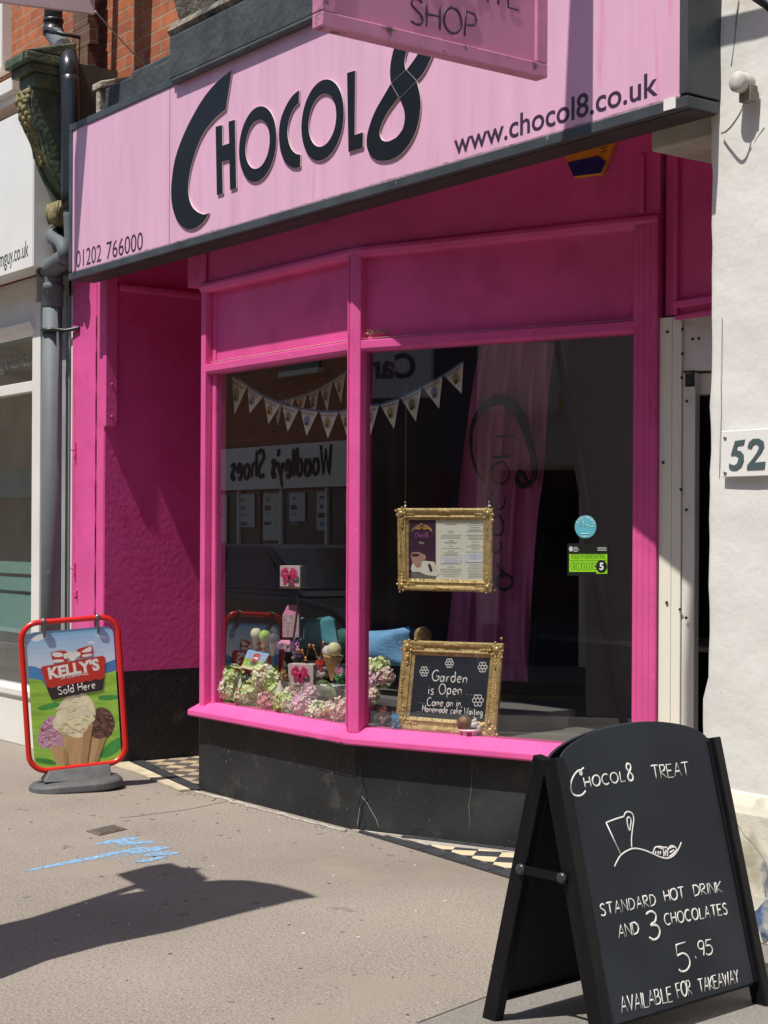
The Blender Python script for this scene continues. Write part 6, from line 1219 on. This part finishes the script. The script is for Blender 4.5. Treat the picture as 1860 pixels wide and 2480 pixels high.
m = MB(); c = tub_b+UP*(hb_+.008)+RT*.022; P = [c+UP*.055*i/24+V((math.cos(i*.7), math.sin(i*.7), 0))*.022*(1-i/26) for i in range(25)]; m.tube(P, [.018*(1-i/30) for i in range(25)], 7); m.build('ice_cream_swirl', WHT, t)

# --- window stickers
gq = Pl(rp(.8, -.047), N2); st = thing('round_blue_sticker', 'round light blue sticker with white print on the right window', 'sticker', gq(*z1(694, 1257)))
c = gq(*z1(694, 1257)); rx = (gq(*z1(751, 1257))-gq(*z1(637, 1257))).length/2; rz = (gq(*z1(694, 1197)).z-gq(*z1(694, 1318)).z)/2; m = MB(); m.prism([c+D2*rx*math.cos(6.283*i/32)+UP*rz*math.sin(6.283*i/32) for i in range(32)], N2*.001); m.build('disc', flat('sticker_sky_blue', (.10, .42, .52), .5), st)
m = MB(); WHD = flat('sticker_white_print', (.60, .72, .74), .6)
for i, ch in enumerate('BYO HERO'):
    if ch == ' ': continue
    a = R_(150-i*17); p = c+D2*rx*.74*math.cos(a)+UP*rz*.74*math.sin(a); d = (D2*math.sin(a)-UP*math.cos(a)); text_mb(m, ch, p-d*.006, d, N2, .015, m=0, lift=.0015)
m.tube([c+N2*.0015-D2*.03+UP*.0, c+N2*.0015-D2*.015+UP*.03, c+N2*.0015-D2*.005+UP*.0], .0014, 4); m.tube([c+N2*.0015+D2*.0+UP*.004, c+N2*.0015+D2*.012+UP*.008, c+N2*.0015+D2*.022+UP*.002], .0014, 4); m.tube([c+N2*.0015+D2*.028, c+N2*.0015+D2*.045], .0018, 4)
for k, w_ in enumerate((.05, .034)): m.tube([c+N2*.0015-D2*w_/2-UP*(.035+.013*k), c+N2*.0015+D2*w_/2-UP*(.035+.013*k)], .0018, 4)
m.build('sticker_print', WHD, st)
st = thing('food_hygiene_rating_sticker', 'bright green and black food hygiene rating 5 sticker low on the right window', 'sticker', gq(*z1(707, 1450))); z1q = lambda *pts, o=0: [gq(*z1(*p))+N2*o for p in pts]
m = MB(); m.prism(z1q((598, 1345), (818, 1345), (818, 1515), (598, 1515)), N2*.0006); m.build('backing', flat('sticker_black', (.008, .012, .010), .4), st)
m = MB(); GRN = flat('sticker_green', (.26, .62, .012), .5); m.prism(z1q((608, 1401), (809, 1401), (809, 1505), (752, 1505), (752, 1495), (608, 1495), o=.0008), N2*.0005); m.build('green_panel', GRN, st)
m = MB(); GDK = flat('sticker_dark_green', (.03, .12, .02), .5); a, b = z1q((620, 1425), (798, 1425)); text_mb(m, 'FOOD HYGIENE RATING', a, b-a, N2, .022, width=(b-a).length, lift=.002, m=0); m.prism(z1q((610, 1434), (808, 1434), (808, 1436), (610, 1436), o=.0015), N2*.0004)
for i in range(5):
    cc = z1q((630+28.3*i, 1465))[0]; m.tube([cc+N2*.0016+D2*.0165*math.cos(k*.524)+UP*.018*math.sin(k*.524) for k in range(12)], .0011, 4, closed=True); text_mb(m, str(i), cc-D2*.004-UP*.009, D2, N2, .017, lift=.002)
cc = z1q((779, 1466))[0]; m.prism([cc+N2*.0016+D2*.030*math.cos(6.283*k/20)+UP*.032*math.sin(6.283*k/20) for k in range(20)], N2*.0005, 1); text_mb(m, '5', cc-D2*.0105-UP*.017, D2, N2, .035, bold=.03, lift=.0028, m=2); a, b = z1q((764, 1500), (798, 1500)); text_mb(m, 'VERY GOOD', a, b-a, N2, .006, width=(b-a).length, lift=.002)
m.build('green_print', [GDK, MATS['sticker_black'], PLATE], st)
m = MB(); cc = z1q((617, 1374))[0]; m.prism([cc+N2*.001+D2*.011*math.cos(6.283*k/14)+UP*.013*math.sin(6.283*k/14) for k in range(14)], N2*.0005)
for k in range(4): m.prism(z1q((630, 1364+k*7), (652+4*(k % 3), 1364+k*7), (652+4*(k % 3), 1367+k*7), (630, 1367+k*7), o=.001), N2*.0004)
for k in range(3): m.prism(z1q((757, 1366+k*7), (806, 1366+k*7), (806, 1369+k*7), (757, 1369+k*7), o=.001), N2*.0004)
m.build('white_print', flat('sticker_grey_white', (.5, .52, .52), .6), st)

# --- inside: tall fabric flag, chalkboard, chairs, person
ft = thing('indoor_feather_flag', 'tall magenta fabric flag with a black swash C leaning inside the right window', 'flag', PY(1190, 1645, 6.35))
YI = 6.35; e_l = [(1166, 830), (1150, 900), (1135, 1000), (1118, 1130), (1108, 1250), (1098, 1400), (1085, 1520), (1078, 1600), (1075, 1640)]; e_r = [(1345, 830), (1334, 900), (1325, 1000), (1318, 1130), (1302, 1250), (1290, 1400), (1284, 1520), (1280, 1600), (1278, 1652)]
m = MB(); NU = 36; vs = []; 
L1 = smooth([V((a, b, 0)) for a, b in e_l], 4); L2 = smooth([V((a, b, 0)) for a, b in e_r], 4)
def flagpt(i, t__): 
    a, b = L1[i], L2[i]; u, v = a.x+(b.x-a.x)*t__, a.y+(b.y-a.y)*t__; f_ = i/len(L1)
    return PY(u, v, YI-.012-.032*(1-.4*f_)*math.sin(t__*17+f_*7)-.020*math.sin(t__*37-f_*10))
for i in range(len(L1)): vs += [flagpt(i, j/NU) for j in range(NU+1)]
m.add(vs, [(i*(NU+1)+j, i*(NU+1)+j+1, (i+1)*(NU+1)+j+1, (i+1)*(NU+1)+j) for i in range(len(L1)-1) for j in range(NU)], 0, True); fc = m.build('flag_cloth', flat('magenta_flag_cloth', (.50, .13, .31), .6, .1, 6), ft)
m = MB(); a_, b_ = PY(1352, 820, YI+.02), PY(1286, 1660, YI+.02); m.tube([a_, b_, b_+(b_-a_)*.2], .012, 8); m.build('flag_pole', FRAMEB, ft)
m = MB(); qf = Pl((0, YI-.072, 0), NF)
def fstroke(pts, r, m_=m):
    P = smooth([qf(*z1(*p)) for p in pts], 5); R__ = r if not isinstance(r, list) else [r[min(len(r)-1, int(i*len(r)/len(P)))] for i in range(len(P))]; m_.tube(P, R__, 6, flat=NF)
fstroke([(155, 1015), (115, 955), (90, 850), (92, 740), (130, 650), (190, 600), (260, 590), (320, 625), (365, 710), (400, 820), (425, 930), (420, 1000), (385, 1035), (345, 1035), (328, 1000), (350, 968), (380, 1010), (375, 1050)], [.008, .012, .018, .022, .026, .03, .034, .036, .034, .028, .022, .02, .018, .018, .016, .016, .014])
for pts in ([(220, 780), (315, 775)], [(205, 890), (300, 885)], [(262, 780), (255, 888)]): fstroke(pts, .007)
fstroke([(245, 912), (200, 940), (195, 990), (235, 1030), (280, 1010), (290, 960), (260, 918), (245, 912)], .007)
fstroke([(272, 1100), (255, 1155), (210, 1165), (190, 1110), (200, 1070)], .007); fstroke([(225, 1195), (190, 1240), (200, 1290), (245, 1300), (262, 1250), (240, 1200), (225, 1195)], .007); fstroke([(180, 1395), (240, 1385), (242, 1335)], .007)
fstroke([(270, 1510), (230, 1525), (228, 1570), (262, 1590), (300, 1570), (305, 1530), (270, 1510)], .011); fstroke([(270, 1510), (240, 1480), (225, 1450)], .009)
m.build('flag_lettering', flat('flag_black_ink', (.01, .01, .012), .6), fc)
ib = thing('indoor_menu_chalkboard', 'large black chalk menu board in the dim back of the shop', 'chalkboard', (-7.8, 7.9, 1.5))
YB = 7.9; ba, bb = PY(*z6(330, 700), YB), PY(*z6(1250, 1650), YB); m = MB(); m.box(ba.x, bb.x, YB, YB+.03, bb.z, 3.05); brd = m.build('board', flat('indoor_chalkboard', (.008, .009, .012), .7), ib)
m = MB(); m.frame([V((ba.x-.05, YB, 3.1)), V((bb.x+.05, YB, 3.1)), V((bb.x+.05, YB, bb.z-.05)), V((ba.x-.05, YB, bb.z-.05))], NF, [(0, -.02), (0, .03), (.05, .03), (.05, -.02)]); m.build('board_frame', flat('brown_board_frame', (.11, .055, .03), .6), ib)
m = MB()
for s, a, b, h_ in (('BOX OF CHOCOLATES', (540, 838), (1105, 868), .16), ('& HOT DRINK', (530, 935), (880, 950), .14), ('CHOCOL8.CO.UK', (595, 1170), (1000, 1185), .13), ('@VISITINGCHOCOL8', (590, 1290), (1055, 1310), .10), ('CHOCOL8', (705, 1420), (1000, 1432), .11)):
    chalk(m, s, PY(*z6(*a), YB-.002), PY(*z6(*b), YB-.002), NF, h_, .007); m.build('handwriting', flat('dusty_chalk', (.62, .62, .60), .9), brd); m = MB()
def chair(c, rz, label):
    t_ = thing('cafe_chair', label, 'chair', c, 'dark chairs inside the shop'); ca, sa = math.cos(rz), math.sin(rz); T = lambda x, y, z: c+V((x*ca-y*sa, x*sa+y*ca, z)); W_ = flat('dark_chair_wood', (.055, .032, .022), .5)
    m_ = MB(); m_.obox(T(0, 0, .45), V((ca, sa, 0))*.21, V((-sa, ca, 0))*.21, UP*.02); m_.build('seat', W_, t_, bevel=.008)
    for x in (-.19, .19):
        for y in (-.19, .19): m_ = MB(); m_.tube([T(x, y, .44), T(x*1.08, y*1.08, 0)], .017, 8); m_.build('leg', W_, t_)
    m_ = MB(); m_.tube(smooth([T(-.19, .19, .44), T(-.2, .24, .75), T(-.12, .27, .93), T(.12, .27, .93), T(.2, .24, .75), T(.19, .19, .44)], 5), .016, 8)
    for x in (-.08, 0, .08): m_.tube([T(x, .2, .47), T(x, .26, .92)], .009, 6)
    m_.build('backrest', W_, t_)
chair(V((-5.55, 7.0, .06)), R_(150), 'dark bentwood chair in the gloom behind the green rating sticker'); chair(V((-6.35, 8.3, .06)), R_(-30), 'dark chair further back in the shop behind the magenta flag')
m = MB(); m.box(-5.9, -5.1, 7.4, 8.1, .78, .82); m.box(-5.55, -5.45, 7.7, 7.8, .06, .78); tag(m.build('small_cafe_table', INTF), 'small dark table at the back on the right inside the shop', 'table')
# seated customer with long hair, back to the window
hp = PY(*z8(330, 590), 7.62); hx, hy, hz = hp.x, hp.y, hp.z
pr = thing('person', 'person with long brown hair in dark clothes sitting with their back to the window', 'person', (hx, hy, .5))
def skin(name, verts, edges, radii, mat, parent, root=0):
    me = bpy.data.meshes.new(name); off = OFF[parent]; me.from_pydata([tuple(V(v)-off) for v in verts], edges, []); o = bpy.data.objects.new(name, me); col.objects.link(o); o.parent = parent; OFF[o] = off; me.materials.append(mat)
    mod = o.modifiers.new('skin', 'SKIN'); sv = me.skin_vertices[0].data
    for i, r in enumerate(radii): sv[i].radius = (r, r) if not isinstance(r, tuple) else r; sv[i].use_root = (i == root)
    mod.use_smooth_shade = True; s2 = o.modifiers.new('subd', 'SUBSURF'); s2.levels = 2; s2.render_levels = 2; return o
b = V((hx, hy, hz)); J = [b+V(p) for p in ((0, -.02, -.86), (0, -.02, -.68), (0, -.03, -.45), (0, -.01, -.30), (0, .01, -.22), (0, .03, -.11), (0, .03, -.03), (-.17, -.02, -.36), (-.23, .02, -.62), (-.15, .24, -.68), (-.08, .32, -.67), (.17, -.02, -.36), (.23, .02, -.62), (.15, .24, -.68), (.08, .32, -.67), (-.09, .05, -.90), (-.11, .42, -.88), (-.11, .42, -1.3), (.09, .05, -.90), (.11, .42, -.88), (.11, .42, -1.3))]
skin('body', J, [(0, 1), (1, 2), (2, 3), (3, 4), (4, 5), (5, 6), (2, 7), (7, 8), (8, 9), (9, 10), (2, 11), (11, 12), (12, 13), (13, 14), (0, 15), (15, 16), (16, 17), (0, 18), (18, 19), (19, 20)], [.15, .13, .15, .07, .055, .09, .07, .065, .048, .036, .03, .065, .048, .036, .03, .085, .07, .05, .085, .07, .05], flat('dark_clothes', (.03, .028, .04), .8), pr)
m = MB(); rr = random.Random(2)
for k in range(70):
    a = rr.uniform(-.2, 3.34); px_ = .095*math.cos(a); py_ = .03-.10*math.sin(a); top = b+V((px_*.5, py_*.4+.02, .0)); 
    m.tube(smooth([top, b+V((px_, py_, -.08)), b+V((px_*1.15, py_-.02, -.22)), b+V((px_*1.3+rr.uniform(-.02, .02), py_-.03, -rr.uniform(.36, .52)))], 3), [.014]*7+[.010]*2+[.004], 5)
m.ball(b+V((0, .015, -.07)), (.098, .105, .10), 14, 10); m.build('hair', flat('long_brown_hair', (.16, .095, .045), .5, .4, 40), pr)

# ============================================================ ACROSS THE STREET (seen as reflections in the panes)
OB = [('brick_shop_terrace', -60, -30.2, 'plain brick terrace across the road at the far left end', (.20, .19, .18)), ('shoe_shop', -30.2, -21.4, 'brick shoe shop across the road with a white name board', (.66, .66, .64)), ('brick_town_house', -21.4, -12.2, 'brick house with dark shop window across the road between two shops', (.10, .09, .09)),
      ('navy_painted_shop', -12.2, -8.05, 'navy painted shop across the road with a pale name board', (.36, .40, .46)), ('cream_stucco_shop', -8.05, -2.5, 'cream stuccoed shop across the road with tall pilasters', (.40, .38, .34)), ('brick_corner_shop', -2.5, 40, 'long brick shop across the road at the right end', (.2, .1, .08))]
NAVY = flat('navy_shop_paint', (.025, .035, .07), .5); STUC = flat('cream_stucco', (.66, .62, .55), .8); SHW = flat('dark_shop_glass', (.018, .02, .022), .1)
for nm, x0, x1, lab, fcol in OB:
    t = thing(nm, lab, 'building', ((x0+x1)/2, -6.2, 0)); m = MB(); m.box(x0, x1, -12, -6.2, 0, 8.2); m.build('front_wall', NAVY if 'navy' in nm else STUC if 'stucco' in nm else BRICK, t)
    m = MB(); m.box(x0+.1, x1-.1, -6.35, -6.12, 0, .5); m.build('stallriser', NAVY, t)
    nwin = max(1, int((x1-x0)/3)); ww = (x1-x0-.4)/nwin
    for k in range(min(nwin, 6)):
        m = MB(); m.box(x0+.3+k*ww, x0+.2+(k+1)*ww-.15, -6.19, -6.15, .5, 2.4); m.build('shop_window', SHW, t)
        m = MB(); m.box(x0+.9+k*ww, x0+.9+k*ww+1.1, -6.19, -6.15, 4.6, 6.4); m.build('upper_window', SHW, t); m = MB(); m.box(x0+.8+k*ww, x0+k*ww+2.1, -6.2, -6.05, 4.5, 4.6); m.build('window_sill', STUC, t)
    if 'shoe' not in nm and 'navy' not in nm: m = MB(); m.box(x0+.05, x1-.05, -6.25, -6.05, 2.45, 3.1); m.build('fascia', flat(nm+'_fascia', fcol, .5), t)
    m = MB(); m.box(x0, x1, -12, -6.0, 8.2, 8.5); m.build('parapet', STUC, t)
for nm_, xs_l in (('cream_pilaster', (-6.55, -5.2)), ):
    for k, x in enumerate(xs_l):
        t = thing('shop_pilaster', ('left' if k == 0 else 'right')+' one of the two tall pale pilasters on the stucco shop across the road', 'pilaster', (x, -6.1, 0)); m = MB(); m.box(x-.22, x+.22, -6.19, -5.98, 0, 3.9); m.build('shaft', PLATE, t, bevel=.01); m = MB(); m.box(x-.28, x+.28, -6.19, -5.92, 3.9, 4.1); m.build('capital', PLATE, t, bevel=.02)
sh = thing('shoe_shop_sign', 'white name board with black lettering reflected in the left window', 'shop sign', (-25.5, -6.1, 2.8)); m = MB(); m.box(-30.0, -21.6, -6.22, -6.0, 2.44, 3.24); m.build('panel', PLATE, sh)
m = MB(); chalk(m, "Woodley s Shoes".replace(' s', 's'), V((-23.35, -5.995, 2.66)), V((-26.75, -5.995, 2.66)), V((0, 1, 0)), .50, .055, jit=.02); m.tube([(-25.05, -5.99, 3.16), (-25.09, -5.99, 3.04)], .035, 6); m.build('lettering', flat('black_sign_ink', (.012, .012, .012), .6), sh)
m = MB(); rr = random.Random(17)
for k in range(6):
    x = -27.6+k*.9; m.box(x, x+rr.uniform(.35, .6), -6.13, -6.12, 2.0-rr.uniform(.1, .7), 2.36)
wp = m.build('window_poster', flat('pale_window_paper', (.62, .68, .66), .7)); tag(wp, 'pale posters hung in the shoe shop window across the road', 'poster')
m = MB()
for k in range(6):
    x = -27.6+k*.9
    for q_ in range(4): a_, b_ = x+rr.uniform(.03, .12), x+rr.uniform(.2, .34); z = 2.28-.15*q_; m.box(a_, b_, -6.119, -6.115, z-rr.uniform(.03, .09), z, rr.randint(0, 2))
m.build('poster_print', [flat('poster_blue', (.12, .22, .42), .7), flat('poster_green', (.2, .34, .16), .7), flat('poster_dark', (.06, .06, .07), .7)], wp)
for k in range(5): m = MB(); m.box(-28.2+k*1.5, -28.14+k*1.5, -6.16, -6.09, .5, 2.44); tag(m.build('window_mullion', PLATE), ('first', 'second', 'third', 'fourth', 'fifth')[k]+' thin pale mullion from the left on the shoe shop window across the road', 'mullion', 'shoe shop window mullions')
cs_ = thing('pale_name_board', 'pale name board with big navy letters reflected at the top of the right window', 'shop sign', (-9.3, -6.1, 3.6)); m = MB(); m.box(-12.0, -8.6, -6.24, -6.02, 3.3, 4.1); m.build('panel', flat('pale_blue_board', (.50, .54, .60), .5), cs_); m = MB(); text_mb(m, 'Can', V((-8.80, -6.015, 3.55)), V((-1, 0, 0)), V((0, 1, 0)), .30, width=.62, bold=.03); m.build('lettering', flat('navy_letter', (.015, .025, .12), .5), cs_)
dz = thing('round_yellow_sign', 'round yellow sign hung on the shop across the road', 'sign', (-6.85, -5.9, 3.25)); m = MB(); m.lathe([(.001, -.03), (.16, -.03), (.16, .03), (.001, .03)], (-6.85, -5.9, 3.25), 28, (0, 1, 0)); m.build('disc', flat('amber_disc', (.55, .34, .04), .5), dz); m = MB(); m.tube([(-6.85, -5.9, 3.41), (-6.85, -5.9, 3.6), (-6.85, -6.2, 3.6)], .015, 6); m.build('arm', FRAMEB, dz)
# parked car
car = thing('parked_car', 'dark grey hatchback parked by the kerb reflected low in the left window', 'car', (-13.8, .95, -.13))
CP = M('dark_car_paint', (.03, .032, .036), .18, .05); CG = flat('car_glass', (.012, .014, .016), .05); TY = flat('car_tyre', (.015, .015, .015), .8)
def carprof(pts, y0, y1): m_ = MB(); m_.prism([V((x, y0, z)) for x, z in pts], V((0, y1-y0, 0))); return m_
lo = [(-15.9, .22), (-15.95, .5), (-15.88, .86), (-15.5, .92), (-12.9, .90), (-12.1, .80), (-11.75, .62), (-11.7, .3), (-11.75, .2)]
carprof(lo, .12, 1.78).build('body', CP, car, bevel=.06, seg=3)
m = MB(); A = [V((x, y, z)) for y in (.2, 1.7) for x, z in ((-15.8, .9), (-12.75, .9))]; B = [V((x, y, 1.47)) for y in (.34, 1.56) for x in (-15.2, -13.7)]; m.add([A[0], A[1], A[3], A[2], B[0], B[1], B[3], B[2]], [(0, 1, 5, 4), (1, 2, 6, 5), (2, 3, 7, 6), (3, 0, 4, 7), (4, 5, 6, 7)]); m.build('cabin', CP, car, bevel=.05, seg=3)
def cq(*p): 
    m_ = MB(); m_.prism(p, V((0, .012, .012))); return m_
cq(V((-13.62, .36, 1.42)), V((-13.62, 1.54, 1.42)), V((-12.85, 1.62, .97)), V((-12.85, .28, .97))).build('windscreen', CG, car)
for x0, x1, x2, x3 in ((-15.45, -14.6, -14.6, -15.05), (-14.5, -13.05, -13.75, -14.5)): m = MB(); m.prism([V((x0, 1.715, .96)), V((x1, 1.715, .96)), V((x2, 1.585, 1.42)), V((x3, 1.585, 1.42))], V((0, .006, .003))); m.build('side_window', CG, car)
for x in (-15.1, -12.6):
    for y in (.2, 1.62):
        m = MB(); m.lathe([(.2, -.1), (.31, -.09), (.32, 0), (.31, .09), (.2, .1)], (x, y, .19), 24, (0, 1, 0)); wh = m.build('wheel', TY, car); m = MB(); m.lathe([(.01, -.105), (.19, -.10), (.19, .10), (.01, .105)], (x, y, .19), 18, (0, 1, 0)); m.build('rim', STEEL, wh)
car.location = car.location+V((-2.2, -1.5, 0))
for y in (.4, 1.5): m = MB(); m.ball((-11.85, y, .62), (.12, .16, .07), 10, 7); m.build('headlight', PLATE, car)
